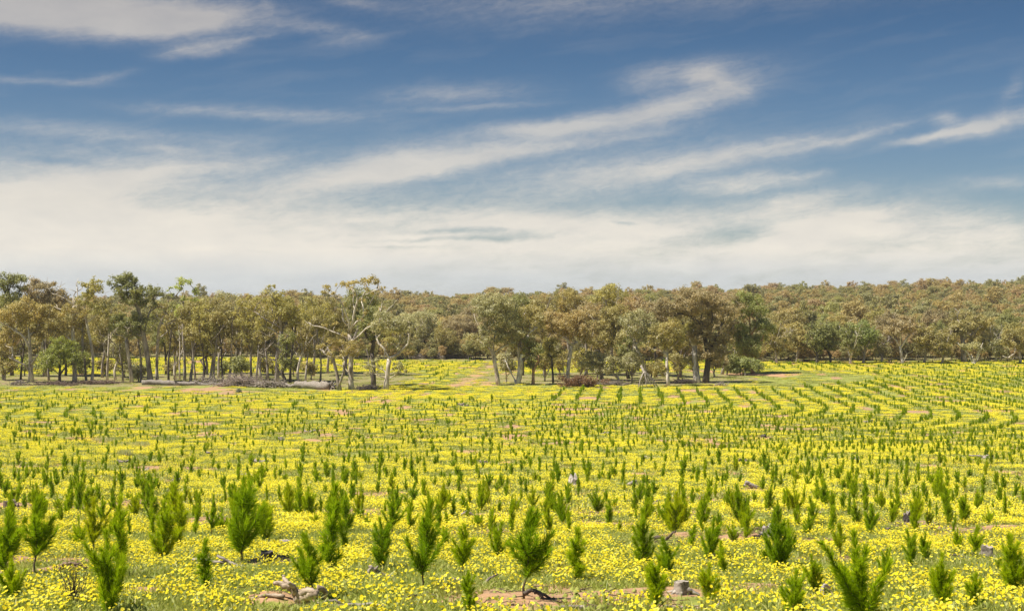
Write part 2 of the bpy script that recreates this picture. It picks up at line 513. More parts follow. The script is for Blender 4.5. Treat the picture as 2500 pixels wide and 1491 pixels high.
def zones(x, y):
    """wood floor (0..1), clear grass (0..1), bare orange soil (0..1) from the layout of the place"""
    jit = (fbm(x / 6 + 9, y / 6 + 2, 3) - 0.5) * 10
    left_edge = sstep(209, 214, y + jit * 0.5) * sstep(252, 246, y + jit) * sstep(-13, -19, x + jit * 0.3)
    isl = sstep(1.15, 0.85, in_ellipse(x, y, 17, 233, 23, 20) + jit * 0.02)
    back = sstep(290, 296, y + jit * 0.6 - np.clip(-x, 0, 60) * 0.22)
    wood = np.maximum(np.maximum(left_edge, isl), back)
    strip = sstep(194, 199, y + jit * 0.3) * sstep(250, 240, y) * sstep(-20, -30, x + jit * 0.5)
    clear_r = sstep(1.2, 0.8, in_ellipse(x, y, 42, 238, 17, 25) + jit * 0.02)
    track = np.exp(-((x + 8 - (y - 215) * 0.07) / 3.0) ** 2) * sstep(203, 214, y) * sstep(300, 280, y)
    track = np.maximum(track, np.exp(-((x + 2 - (y - 225) * 0.05) / 4.0) ** 2) * sstep(206, 214, y) * sstep(262, 246, y))
    return wood, np.maximum(strip, clear_r), track


ROW_C = (0.0, 180.0); ROW_D = (0.0847, 0.9964); ROW_GAP = 2.65; ROW_SHIFT = 0.24   # wider rows turn nearer to us


def row_gap(x, y):
    """distance to the nearest planted row"""
    s_ = np.zeros_like(x)
    for _ in range(9):
        dx, dy = x - ROW_C[0], y - (ROW_C[1] - ROW_SHIFT * s_)
        along = dx * ROW_D[0] + dy * ROW_D[1]
        across = np.abs(dx * ROW_D[1] - dy * ROW_D[0])
        s_ = np.where(along > 0, across, np.hypot(dx, dy))
    return np.abs((s_ / ROW_GAP + 0.5) % 1.0 - 0.5) * ROW_GAP


def cover(x, y):
    wood, clear, track = zones(x, y)
    soiln = fbm(x / 3.1 + 31, y / 3.1 + 7, 4, 0.6)
    soil = sstep(0.575, 0.68, soiln + 0.008 * sstep(70, 25, y))
    for (mx, my, mr, mh, ms) in MOUNDS:
        d2 = ((x - mx) ** 2 + (y - my) ** 2) / (mr * mr)
        soil = np.maximum(soil, ms * np.exp(-np.minimum(d2 * 0.62, 30)) * 1.25 * (0.7 + 0.6 * fbm(x * 3, y * 3, 2)))
    soil = np.maximum(soil, track * (0.05 + 1.1 * fbm(x / 2.2, y / 2.2 + 4, 3)))
    soil = np.maximum(soil, clear * sstep(0.60, 0.72, fbm(x / 9 + 71, y / 5 + 3, 3)) * 0.9)
    fl = sstep(0.30, 0.60, fbm(x / 4.0 + 3, y / 2.6 + 61, 4, 0.65)) * 0.62 + 0.42 * sstep(0.36, 0.62, fbm(x / 1.1 + 13, y / 1.1 + 41, 2))
    fl = fl * (1 - 0.85 * np.clip(soil, 0, 1))
    lush = sstep(1.2, 0.6, in_ellipse(x, y, -10, 196, 17, 13))
    fl = np.maximum(fl, lush * (0.65 + 0.35 * fbm(x / 2, y / 2, 2)) * (1 - track * 0.6))
    thin = sstep(0.50, 0.62, fbm(x / 7 + 5, y / 3.5 + 91, 3))
    fl = fl * (1 - wood) * (1 - clear * (0.94 - 0.5 * thin)) * (1 - 0.85 * track)
    fl = fl * (1 - 0.12 * sstep(40, 20, y))
    fl = fl * (1 - 0.85 * np.exp(-(row_gap(x, y) / 0.50) ** 2) * sstep(45, 75, y) * sstep(285, 240, y) * np.where(x > -20, 1.0, 0.5))
    return np.clip(fl, 0, 1), np.clip(soil * (1 - 0.5 * wood), 0, 1), wood


u = np.linspace(-1, 1, 440)
gx = 4.74 * np.sinh(7.0 * u)
v = np.linspace(-0.62, 1, 480)
gy = 16 + 8.0 * np.sinh(7.0 * v)
GX, GY = np.meshgrid(gx, gy)
GZ = hgt(GX, GY)
fl, so, wd = cover(GX, GY)
nx, ny = len(gx), len(gy)
idx = np.arange(nx * ny).reshape(ny, nx)
q = np.stack([idx[:-1, :-1], idx[:-1, 1:], idx[1:, 1:], idx[1:, :-1]], -1).reshape(-1, 4)
M_GROUND, T = material('field_soil_and_grass')
geo = T.n('ShaderNodeNewGeometry').outputs['Position']
nf = T.noise(geo, 6.0, 6, 0.65)
nm = T.noise(geo, 0.9, 5, 0.6)
nl = T.noise(geo, 0.13, 4, 0.55)
grass = T.ramp(nm, [(0.28, (0.20, 0.24, 0.045)), (0.5, (0.29, 0.31, 0.07)), (0.68, (0.35, 0.33, 0.11)), (0.8, (0.40, 0.33, 0.15))])
grass = T.mix(1.0, grass, T.ramp(nf, [(0.3, (0.62, 0.64, 0.6)), (0.7, (1.25, 1.22, 1.2))]), 'MULTIPLY')
soilc = T.ramp(nf, [(0.25, (0.28, 0.16, 0.085)), (0.5, (0.44, 0.275, 0.15)), (0.75, (0.56, 0.38, 0.225))])
soilc = T.mix(1.0, soilc, T.ramp(nl, [(0.3, (0.85, 0.88, 0.95)), (0.7, (1.08, 1.0, 0.94))]), 'MULTIPLY')
litter = T.ramp(T.noise(geo, 2.1, 6, 0.7), [(0.3, (0.16, 0.11, 0.07)), (0.46, (0.30, 0.21, 0.13)), (0.54, (0.21, 0.24, 0.06)), (0.75, (0.36, 0.31, 0.14))])
sf = T.m('ADD', attr(T, 'soil'), T.m('MULTIPLY', T.m('SUBTRACT', T.noise(geo, 2.6, 5, 0.65), 0.5), 1.3))
sf = T.n('ShaderNodeMapRange', {'Value': sf, 'From Min': 0.30, 'From Max': 0.62}, interpolation_type='SMOOTHSTEP').outputs[0]
c = T.mix(sf, grass, soilc)
wf = T.n('ShaderNodeMapRange', {'Value': T.m('ADD', attr(T, 'wood'), T.m('MULTIPLY', T.m('SUBTRACT', nl, 0.5), 1.2)), 'From Min': 0.35, 'From Max': 0.75}, interpolation_type='SMOOTHSTEP').outputs[0]
c = T.mix(wf, c, litter)
pb = T.n('ShaderNodeBsdfPrincipled', {'Base Color': c, 'Roughness': 0.95})
pb.inputs['Specular IOR Level'].default_value = 0.15
bp = T.n('ShaderNodeBump', {'Height': T.m('ADD', nf, T.m('MULTIPLY', T.noise(geo, 24.0, 4, 0.6), 0.4)), 'Strength': 0.7, 'Distance': 0.05})
T.t.links.new(bp.outputs[0], pb.inputs['Normal'])
T.n('ShaderNodeOutputMaterial', {'Surface': pb.outputs[0]})
gme = mesh_from('ground', np.stack([GX, GY, GZ], -1).reshape(-1, 3), [q], [M_GROUND], None, True, {'soil': so.ravel(), 'wood': wd.ravel()})
ground = link('ground', gme)
tag(ground, 'rolling plantation ground of green grass, orange soil patches and wooded hillside', 'ground', kind='structure')
del GX, GY, GZ, fl, so, wd, q, idx

# ------------------------------------------------------------------ trees


def bez(p0, p1, p2, n):
    t = np.linspace(0, 1, n)[:, None]
    return (1 - t) ** 2 * p0 + 2 * t * (1 - t) * p1 + t * t * p2


def grow(r, trunk, lobes, limbs=(), tr=0.3, leaf=0.28, dens=1.0, sides=7, twig=True, flat=0.72):
    """trunk: (n,3) polyline; lobes: list (x,y,z,radius); limbs: bare guide limbs (n,3). returns wood Geo, leaf Geo"""
    wood, lv = Geo(), Geo()
    pos = [p for p in trunk]
    par = [-1] + list(range(len(trunk) - 1))
    cnt = [0.0] * len(pos)
    chains = [list(range(len(trunk)))]
    for lb in limbs:
        lb = np.asarray(lb, float)
        P_ = np.array(pos)
        j = int(np.argmin(np.linalg.norm(P_ - lb[0], axis=1)))
        ch = [j]
        for k in range(len(lb)):
            if k == 0 and np.linalg.norm(lb[0] - pos[j]) < 0.25:
                continue
            pos.append(lb[k]); par.append(ch[-1]); cnt.append(0.0); ch.append(len(pos) - 1)
        k = ch[-1]; 
        while k >= 0:
            cnt[k] += 0.55; k = par[k]
        chains.append(ch)
    top = np.asarray(trunk[-1])
    order = sorted(range(len(lobes)), key=lambda i: np.linalg.norm(np.array(lobes[i][:3]) - np.array([trunk[-1][0], trunk[-1][1], trunk[len(trunk) // 2][2]])))
    base_z = trunk[0][2]
    minz = base_z + 0.22 * (trunk[-1][2] - base_z)
    for i in order:
        c = np.array(lobes[i][:3])
        P_ = np.array(pos)
        dv = c - P_
        hd = np.linalg.norm(dv[:, :2], axis=1)
        cost = np.linalg.norm(dv, axis=1) + 2.2 * np.maximum(0, 0.55 * hd - dv[:, 2]) + 60 * (P_[:, 2] < minz)
        j = int(np.argmin(cost))
        p0 = P_[j]
        d = np.linalg.norm(c - p0)
        pd = P_[j] - P_[par[j]] if par[j] >= 0 else np.array([0, 0, 1.0])
        pd = pd / (np.linalg.norm(pd) + 1e-9)
        mid = p0 + (pd * 0.35 + (c - p0) / (d + 1e-9) * 0.65) * d * 0.55 + np.array([0, 0, 0.06 * d])
        n = max(3, min(8, int(d / 0.8) + 2))
        path = bez(p0, mid, c, n)
        path[1:-1] += r.normal(0, 0.045 * d / math.sqrt(n), (n - 2, 3))
        ch = [j]
        for k in range(1, n):
            pos.append(path[k]); par.append(ch[-1]); cnt.append(0.0); ch.append(len(pos) - 1)
        k = ch[-1]
        wgt = max(0.35, lobes[i][3] ** 1.5)
        while k >= 0:
            cnt[k] += wgt; k = par[k]
        chains.append(ch)
    P_ = np.array(pos); cn = np.maximum(np.array(cnt), 0.25)
    rad = tr * (cn / max(cn[0], 1e-6)) ** 0.52
    rad = np.maximum(rad, 0.022)
    for ci, ch in enumerate(chains):
        rr = rad[ch].copy()
        if ci == 0:
            n = len(ch)
            hh = np.linspace(0, 1, n)
            rr = np.maximum(rr, tr * (1 - 0.72 * hh) * 0.9)
            rr[0] *= 1.35
            if n > 2:
                rr[1] *= 1.08
        else:
            rr[0] = min(rr[0], rr[1] * 1.35)
            rr[-1] *= 0.6
        tube(wood, P_[ch], rr, sides if ci == 0 or rr[0] > 0.08 else 5, cap=True, wob=0.08, r=r)
    # leaf clumps
    for (x, y, z, R) in lobes:
        if R <= 0:
            continue
        k = max(4, int(6.5 * R ** 1.2 * dens))
        dirs = r.normal(0, 1, (k, 3)); dirs[:, 2] = dirs[:, 2] * 0.8 + 0.25
        dirs /= np.linalg.norm(dirs, axis=1)[:, None]
        cc = np.array([x, y, z]) + dirs * (R * (0.45 + 0.5 * r.random(k)))[:, None] * np.array([1, 1, flat])
        base_t = r.random() * 0.5 + 0.1
        for ck, dk in zip(cc, dirs):
            cr = R * (0.36 + 0.22 * r.random())
            nl = max(8, int(33 * dens * (cr / 0.5) ** 1.6 * (0.28 / leaf) ** 1.4))
            o = r.normal(0, 1, (nl, 3)); o /= np.linalg.norm(o, axis=1)[:, None]
            rd = r.random(nl) ** 0.5 * np.where(r.random(nl) < 0.25, 1.0 + 0.5 * r.random(nl), 1.0)
            pts = ck + o * rd[:, None] * cr * np.array([1.1, 1.1, 0.9])
            nr = o * 0.8 + dk * 0.4 + np.array([0, 0, 0.35]) + r.normal(0, 0.55, (nl, 3))
            sz = leaf * (0.55 + 0.75 * r.random(nl))
            tt = np.clip(base_t + r.normal(0, 0.14, nl) + (r.random() - 0.4) * 0.35, 0, 1)
            leaves(lv, pts, nr, sz * 0.62, sz * 0.34, r, tt)
            if twig and r.random() < 0.6:
                tube(wood, np.array([[x, y, z - 0.15 * R], (np.array([x, y, z]) + ck) / 2 + r.normal(0, 0.06, 3), ck]), [0.03, 0.022, 0.012], 3, cap=False)
    return wood, lv


def crown_lobes(r, cx, cy, cz, ax, ay, az_, n, rl):
    """best-candidate scatter of lobes in the outer part of an ellipsoid"""
    out = []
    for i in range(n):
        best = None; bd = -1
        for _ in range(9):
            d = r.normal(0, 1, 3); d /= np.linalg.norm(d)
            d[2] = d[2] * 0.9 + 0.12
            s = 0.35 + 0.55 * r.random() ** 0.6
            p = np.array([cx + d[0] * ax * s, cy + d[1] * ay * s, cz + d[2] * az_ * s])
            md = min([np.linalg.norm((p - np.array(o[:3])) * np.array([1, 1, 1.2])) for o in out], default=9)
            if md > bd:
                bd, best = md, p
        out.append((*best, rl * (0.75 + 0.5 * r.random())))
    return out


BARK = {'pale': (0.60, 0.555, 0.485), 'white': (0.76, 0.73, 0.67), 'grey': (0.36, 0.325, 0.285), 'dark': (0.11, 0.092, 0.075), 'red': (0.40, 0.25, 0.155)}
LEAFC = {'olive': (0.098, 0.083, 0.024), 'green': (0.074, 0.074, 0.019), 'bright': (0.105, 0.115, 0.014), 'bronze': (0.110, 0.089, 0.025), 'brown': (0.106, 0.084, 0.037), 'grey': (0.108, 0.100, 0.044), 'yellow': (0.110, 0.097, 0.023)}

ntree = 0


def place_tree(name, label, group, base, crowns=(), trunk=None, limbs=(), lobes=(), tr=0.28, col='olive', bark='pale', seed=None, depth=0.8, leaf=0.23, dens=1.0, cat='tree', D=None, minlobe=0.9):
    """a tree laid out from photo measurements and built in metres at its own distance.
    crowns: (px, py, half width px, half height px, lobes)"""
    global ntree
    ntree += 1
    r = np.random.default_rng(seed if seed is not None else 1000 + ntree)
    bx, by = base
    if D is None:
        X, Y, Z = ground_at(bx, by)
    else:
        Y = D; X = (bx - CX) / F * D; Z = float(hgt(X, Y))
        by = CY + (CAMZ - Z) / D * F
    s = Y / F
    cv = lambda px, py, dy=0.0: np.array([(px - bx) * s, dy, (by - py) * s])
    # trunk
    if trunk is None:
        tx, ty = crowns[0][0], crowns[0][1]
        trunk = [(bx, by), (bx + (tx - bx) * 0.15 + r.normal(0, 4), by + (ty - by) * 0.25), (bx + (tx - bx) * 0.4 + r.normal(0, 6), by + (ty - by) * 0.5), (bx + (tx - bx) * 0.7 + r.normal(0, 6), by + (ty - by) * 0.75), (tx, ty)]
        if not limbs:
            kk = trunk[2 if r.random() < 0.6 else 1]
            limbs = []
            for (lx0, ly0, lhw, lhh, _n) in list(crowns)[:1] * 3:
                k2 = trunk[int(r.integers(1, 4))]
                an = math.pi * (0.12 + 0.76 * r.random())
                ex, ey = lx0 + math.cos(an) * lhw * 1.02, ly0 - math.sin(an) * lhh * 0.98
                limbs.append([k2, (k2[0] * 0.55 + ex * 0.45 + r.normal(0, 3), k2[1] * 0.5 + ey * 0.5 + 4), (ex, ey)])
            limbs += [[kk, (kk[0] + r.choice([-1, 1]) * (8 + 8 * r.random()), kk[1] - 16 - 8 * r.random()), (kk[0] + r.normal(0, 18), kk[1] - 40 - 12 * r.random())]]
    kp = [cv(*p, 0) for p in trunk]
    lean = r.normal(0, 0.5)
    pts = []
    for a, b in zip(kp[:-1], kp[1:]):
        n = max(2, int(np.linalg.norm(b - a) / 0.9))
        for k in range(n):
            pts.append(a + (b - a) * k / n)
    pts.append(kp[-1])
    pts = np.array(pts)
    nn = len(pts)
    pts[1:] += r.normal(0, 0.05, (nn - 1, 3))
    pts[:, 1] += lean * (np.linspace(0, 1, nn) ** 1.5)
    # smooth
    for _ in range(2):
        pts[1:-1] = (pts[:-2] + 2 * pts[1:-1] + pts[2:]) / 4
    pts[0, 2] = -0.35
    lim = []
    for lb in limbs:
        n = len(lb)
        sgn = r.choice([-1, 1]) * (0.15 + 0.35 * r.random())
        L = np.hypot(lb[-1][0] - lb[0][0], lb[-1][1] - lb[0][1]) * s
        kp2 = [cv(p[0], p[1], lean * 0.6 + sgn * L * (i / max(1, n - 1))) for i, p in enumerate(lb)]
        dp = []
        for a, b in zip(kp2[:-1], kp2[1:]):
            m_ = max(2, int(np.linalg.norm(b - a) / 0.7))
            for k in range(m_):
                dp.append(a + (b - a) * k / m_)
        dp.append(kp2[-1])
        dp = np.array(dp)
        dp[1:] += r.normal(0, 0.05, (len(dp) - 1, 3))
        lim.append(dp)
        # forked ends of a bare limb
        for _ in range(2):
            k = r.integers(len(dp) // 2, len(dp))
            e = dp[k] + np.array([r.normal(0, 0.6), r.normal(0, 0.6), 0.35 + 0.6 * r.random()])
            lim.append(np.array([dp[k], (dp[k] + e) / 2 + r.normal(0, 0.1, 3), e]))
    lob = []
    for (cx, cy, hw, hh, n) in crowns:
        c3 = cv(cx, cy, lean)
        ax, azz = hw * s, hh * s
        rl = np.clip(1.0 * (ax * ax * depth * azz / max(n, 1)) ** (1 / 3), minlobe, 2.3)
        lob += crown_lobes(r, c3[0], c3[1], c3[2], max(ax - rl * 0.35, 0.2), max(ax * depth - rl * 0.35, 0.2), max(azz - rl * 0.35, 0.2), n, rl)
    for (lx, ly, lr) in lobes:
        p = cv(lx, ly, lean + r.normal(0, 1.0))
        lob.append((p[0], p[1], p[2], lr * s))
    wood, lv = grow(r, pts, lob, lim, tr=tr, leaf=leaf, dens=dens)
    root = empty(name, (X, Y, Z))
    link('trunk', wood.mesh('trunk', [M_BARK], True), root, color=BARK[bark])
    if lv.n:
        link('crown', lv.mesh('crown', [M_LEAF]), root, color=LEAFC[col] if isinstance(col, str) else col)
    tag(root, label, cat, group)
    return root


LG = 'gum trees along the left edge of the field'
MG = 'gum trees of the island beyond the curved rows'
RG = 'trees along the far right field edge'
G = 'gum_tree'
# --- left woodland, front to back
place_tree(G, 'tall gum with white forked limbs and umbrella bronze crown beside the thick fallen log', LG, (858, 951),
           trunk=[(858, 951), (857, 900), (855, 850), (852, 815)],
           limbs=[[(852, 815), (853, 787), (843, 755), (825, 729), (798, 713)], [(852, 815), (861, 787), (868, 755), (874, 735), (872, 715)], [(855, 835), (872, 825), (895, 802), (924, 787), (947, 760), (965, 742)],
                  [(855, 830), (824, 815), (788, 801), (762, 794), (745, 788)], [(924, 787), (928, 765), (931, 738)], [(853, 787), (846, 795), (836, 775)]],
           lobes=[(800, 703, 14), (785, 712, 9), (826, 697, 15), (848, 697, 14), (870, 692, 14), (888, 688, 17), (905, 685, 18), (922, 694, 13), (935, 703, 8), (855, 705, 10),
                  (812, 835, 18), (835, 838, 17), (858, 842, 18), (880, 848, 14), (800, 850, 10), (845, 858, 13), (812, 886, 11), (822, 872, 10), (870, 865, 12), (893, 706, 12), (905, 715, 10), (815, 720, 10), (835, 745, 10), (880, 735, 11), (895, 760, 11), (862, 722, 9), (820, 790, 10), (795, 795, 9), (838, 815, 11), (905, 790, 10), (930, 755, 9), (880, 780, 10)],
           tr=0.36, col='bronze', bark='pale', dens=1.0)
place_tree(G, 'spreading grey-leaved gum with pale curved trunk standing right of the bronze umbrella gum', LG, (942, 952),
           trunk=[(942, 952), (947, 915), (951, 875)],
           limbs=[[(951, 875), (938, 852), (924, 839), (915, 815)], [(951, 878), (976, 862), (997, 839), (1005, 807), (1000, 790)], [(1005, 807), (1018, 800), (1030, 790)], [(942, 925), (930, 918), (915, 912)]],
           crowns=[(940, 790, 45, 32, 12), (993, 800, 42, 35, 13), (972, 845, 40, 20, 6)],
           lobes=[(900, 890, 17), (915, 882, 15), (890, 900, 13), (925, 900, 14), (905, 908, 12), (975, 890, 16), (985, 905, 14), (970, 912, 13), (960, 900, 12), (1000, 850, 14)],
           tr=0.34, col='grey', bark='pale', dens=0.9)
place_tree(G, 'leaning brown-trunked gum touching the root end of the thick fallen log', LG, (829, 952), trunk=[(829, 952), (824, 915), (814, 875), (800, 845)],
           limbs=[[(815, 880), (795, 862), (775, 850)], [(829, 940), (840, 910), (843, 880)]], lobes=[(790, 845, 12), (775, 848, 10), (812, 862, 12), (835, 868, 11)], tr=0.30, col='bronze', bark='grey')
place_tree(G, 'dark twin-trunked gum between the bronze umbrella gum and the grey-leaved gum', LG, (911, 944), D=212, trunk=[(911, 944), (913, 905), (908, 860)],
           limbs=[[(911, 940), (902, 910), (897, 880), (890, 850)]], crowns=[(905, 800, 45, 60, 14)], tr=0.33, col='green', bark='dark')
place_tree(G, 'forked dark-footed gum with bare twisting limbs behind the brush pile', LG, (677, 932), D=220, trunk=[(677, 932), (675, 885), (680, 850), (689, 808)],
           limbs=[[(689, 808), (686, 780), (676, 735), (657, 706)], [(689, 808), (700, 790), (705, 765), (700, 745)], [(677, 880), (695, 862), (706, 840), (708, 815)], [(689, 800), (660, 785), (640, 772)], [(689, 800), (712, 790), (735, 787)], [(675, 882), (655, 872), (645, 868)]],
           crowns=[(660, 730, 38, 26, 8), (690, 760, 45, 35, 11), (720, 770, 30, 28, 6), (640, 790, 26, 30, 5)], lobes=[(654, 700, 10), (668, 698, 8), (690, 712, 9)], tr=0.33, col='yellow', bark='grey', dens=0.85)
place_tree(G, 'shaggy dark trunk with bushy low leaves left of the thick fallen log', LG, (694, 934), D=217, crowns=[(697, 880, 15, 38, 7), (700, 830, 24, 28, 6)], tr=0.25, col='green', bark='dark')
place_tree(G, 'tall dark-crowned gum with a dense green head above the left woodland', LG, (368, 927), D=223,
           trunk=[(368, 927), (362, 880), (355, 845), (352, 813), (342, 770), (335, 720)],
           limbs=[[(355, 820), (375, 800), (385, 785)], [(352, 810), (330, 815), (298, 826)], [(352, 815), (362, 760), (372, 720)]],
           crowns=[(318, 715, 44, 48, 20), (360, 728, 38, 42, 14), (330, 800, 34, 45, 12), (290, 690, 20, 25, 5), (312, 680, 26, 16, 6)], tr=0.40, col=(0.072, 0.072, 0.020), bark='grey')
place_tree(G, 'white-barked gum with bare V-shaped forks right of the dense dark gum', LG, (384, 924), D=226, trunk=[(384, 924), (384, 880), (386, 840), (388, 828)],
           limbs=[[(388, 828), (390, 800), (398, 780), (405, 770)], [(388, 828), (405, 812), (420, 795), (425, 785)], [(404, 790), (412, 770), (425, 760)]], crowns=[(400, 760, 26, 30, 6)], tr=0.24, col='olive', bark='pale')
place_tree(G, 'slender gum with a small round bright-green head above the left woodland', LG, (451, 924), D=228, trunk=[(451, 924), (449, 860), (447, 800), (446, 740), (447, 715)],
           crowns=[(443, 765, 22, 26, 6)], lobes=[(430, 698, 13), (445, 686, 15), (460, 690, 13), (418, 706, 9), (445, 708, 12), (474, 708, 10), (482, 718, 9), (472, 735, 13), (448, 728, 11), (485, 732, 8), (425, 720, 8), (478, 748, 11)], tr=0.22, col='bright', bark='grey')
place_tree(G, 'pale pink leaning trunk at the left end of the long fallen log', LG, (322, 926), D=222, trunk=[(322, 926), (316, 880), (312, 830)], crowns=[(300, 800, 32, 40, 9)], tr=0.27, col='green', bark='pale')
place_tree(G, 'broad bronze-leaved gum with thick pale trunk near the left picture edge', LG, (76, 929), D=221, trunk=[(76, 929), (74, 885), (74, 840), (72, 800)],
           limbs=[[(74, 850), (55, 815), (30, 800), (5, 785)], [(76, 910), (62, 890), (45, 880), (30, 872)], [(76, 890), (92, 870), (105, 860)]],
           crowns=[(55, 770, 62, 42, 20), (110, 770, 42, 38, 12), (20, 830, 36, 30, 8), (100, 815, 38, 26, 8)], tr=0.38, col='bronze', bark='pale')
place_tree(G, 'dark-green tall gum at the far left picture edge', LG, (30, 915), D=238, crowns=[(15, 695, 34, 35, 9), (45, 690, 30, 30, 8), (25, 745, 40, 40, 10)], tr=0.3, col='green', bark='dark')
place_tree(G, 'dome-shaped rusty-brown gum behind the far left trees', LG, (112, 912), D=243, crowns=[(104, 722, 50, 48, 22), (75, 750, 34, 38, 9), (140, 740, 36, 40, 9)], tr=0.32, col='brown', bark='grey')
place_tree(G, 'twin-trunked gum with white dead antler branches above rusty foliage', LG, (183, 932), D=222, trunk=[(183, 932), (182, 890), (178, 840), (180, 790), (180, 745)],
           limbs=[[(180, 745), (178, 725), (182, 712), (195, 705)], [(180, 748), (165, 730), (152, 712), (145, 702)], [(180, 760), (150, 755), (128, 748), (112, 765)], [(180, 745), (188, 722), (185, 700), (184, 678)], [(183, 920), (190, 880), (188, 830), (185, 800)], [(165, 730), (145, 722), (130, 716)], [(180, 750), (200, 740), (212, 725)]],
           crowns=[(175, 755, 30, 16, 7), (160, 800, 36, 34, 10), (195, 770, 28, 30, 6)], tr=0.34, col='bronze', bark='pale', dens=0.85)
place_tree(G, 'slim curving grey gum with a yellow-green tuft of crown left of the dense dark gum', LG, (224, 932), D=222, trunk=[(224, 932), (230, 890), (224, 840), (213, 790), (207, 750), (210, 720)],
           limbs=[[(213, 790), (235, 770), (250, 755), (258, 748)]], crowns=[(228, 705, 28, 20, 8), (212, 730, 24, 20, 5), (245, 760, 32, 26, 7)], lobes=[(228, 682, 12), (248, 688, 10), (205, 692, 9)], tr=0.22, col='yellow', bark='pale')
place_tree(G, 'second slim grey trunk rising beside the curving gum', LG, (211, 932), D=223, trunk=[(211, 932), (206, 880), (202, 840), (203, 790)], crowns=[(200, 800, 24, 36, 7)], tr=0.18, col='bronze', bark='grey')
place_tree('sheoak_tree', 'low feathery bright-olive tree in front of the left woodland', LG, (146, 932), D=218, trunk=[(146, 932), (145, 900), (145, 870)],
           crowns=[(145, 862, 38, 46, 24), (115, 880, 28, 34, 12), (178, 872, 28, 38, 13)], tr=0.2, col=(0.080, 0.086, 0.012), bark='dark', leaf=0.17, dens=0.9)
for (bx, D_, cx, cy, hw, hh, cl, bk, lab) in [
        (465, 226, 470, 790, 36, 62, 'olive', 'grey', 'olive gum with a straight grey trunk right of the slender round-headed gum'),
        (428, 232, 424, 815, 28, 44, 'olive', 'pale', 'small olive gum with a thin pale trunk between the white fork and the round-headed gum'),
        (494, 222, 500, 800, 34, 66, 'yellow', 'dark', 'dark-trunked olive gum above the thin end of the long fallen log'),
        (512, 229, 520, 770, 38, 56, 'olive', 'pale', 'pale-trunked olive gum with high crown right of the dark-trunked one'),
        (533, 236, 545, 760, 38, 48, 'grey', 'pale', 'grey-leaved gum with thin pale trunk in the middle of the left woodland'),
        (558, 228, 565, 790, 34, 58, 'olive', 'grey', 'olive gum left of the bushy dark shrub'),
        (614, 225, 610, 775, 34, 62, 'yellow', 'grey', 'yellow-olive gum just left of the brush pile'),
        (640, 227, 632, 800, 26, 60, 'olive', 'pale', 'thin pale-trunked olive gum above the brush pile'),
        (728, 225, 735, 820, 32, 44, 'olive', 'white', 'thin white forked gum right of the forked dark-footed gum'),
        (765, 238, 768, 770, 38, 52, 'yellow', 'grey', 'yellow-olive gum behind the bare arching limb'),
        (405, 246, 400, 790, 38, 60, 'green', 'dark', 'dark gum deep behind the white V-shaped fork'),
        (250, 236, 262, 780, 40, 62, 'olive', 'grey', 'olive gum deep behind the slim curving gum'),
        (283, 231, 285, 840, 26, 44, 'grey', 'pale', 'small grey-leaved gum left of the pale pink trunk'),
        (590, 244, 585, 765, 44, 46, 'olive', 'grey', 'broad olive gum at the back of the left woodland'),
        (800, 246, 800, 770, 42, 52, 'olive', 'grey', 'olive gum deep behind the bronze umbrella gum'),
        (505, 247, 480, 760, 40, 40, 'yellow', 'grey', 'yellow-olive gum at the back, right of the round-headed gum'),
        (845, 240, 878, 745, 46, 46, 'green', 'grey', 'dark green gum behind the limbs of the bronze umbrella gum'),
        (690, 247, 690, 765, 44, 44, 'olive', 'grey', 'olive gum deep behind the forked dark-footed gum'),
        (9, 226, 5, 850, 34, 44, 'olive', 'grey', 'low olive gum cut by the left picture edge'),
        (160, 240, 165, 810, 50, 50, 'olive', 'dark', 'olive gum deep behind the feathery low tree')]:
    place_tree(G, lab, LG, (bx, 925), D=D_, crowns=[(cx, cy, hw * 1.22, hh * 1.05, 20), (cx + 8, cy + hh * 0.75, hw * 1.0, hh * 0.5, 9)], tr=0.2, col=cl, bark=bk, dens=0.78)
for k, (bx, D_, tx, ty) in enumerate([(262, 228, 268, 800), (300, 226, 296, 840), (345, 224, 336, 800), (412, 222, 418, 800), (440, 230, 432, 790), (478, 221, 470, 830), (522, 222, 528, 790), (545, 223, 538, 820), (575, 232, 580, 800), (625, 221, 632, 840), (655, 223, 648, 830), (708, 222, 714, 800), (745, 224, 752, 820), (782, 226, 776, 800), (120, 226, 112, 820), (50, 226, 58, 820)]):
    q_ = np.random.default_rng(3000 + k)
    m1, m2 = ty + (925 - ty) * 0.6, ty + (925 - ty) * 0.3
    place_tree('thin_gum', 'thin half-bare grey gum stem inside the left woodland, %s from the left' % nth(1 + sorted([262, 300, 345, 412, 440, 478, 522, 545, 575, 625, 655, 708, 745, 782, 120, 50]).index(bx)), LG, (bx, 925), D=D_,
               trunk=[(bx, 925), (bx + q_.normal(0, 3), m1), (tx + q_.normal(0, 3), m2), (tx, ty)],
               limbs=[[(bx + (tx - bx) * 0.4, m1), (tx + q_.choice([-1, 1]) * (10 + 8 * q_.random()), m2 + 4), (tx + q_.normal(0, 20), ty + 4)], [(tx, m2), (tx + q_.normal(0, 14), ty - 4), (tx + q_.normal(0, 18), ty - 24)]],
               crowns=[(tx, ty - 14, 15, 20, 4)], tr=0.12 + 0.06 * q_.random(), col='olive', bark=['pale', 'grey', 'grey', 'dark'][k % 4])
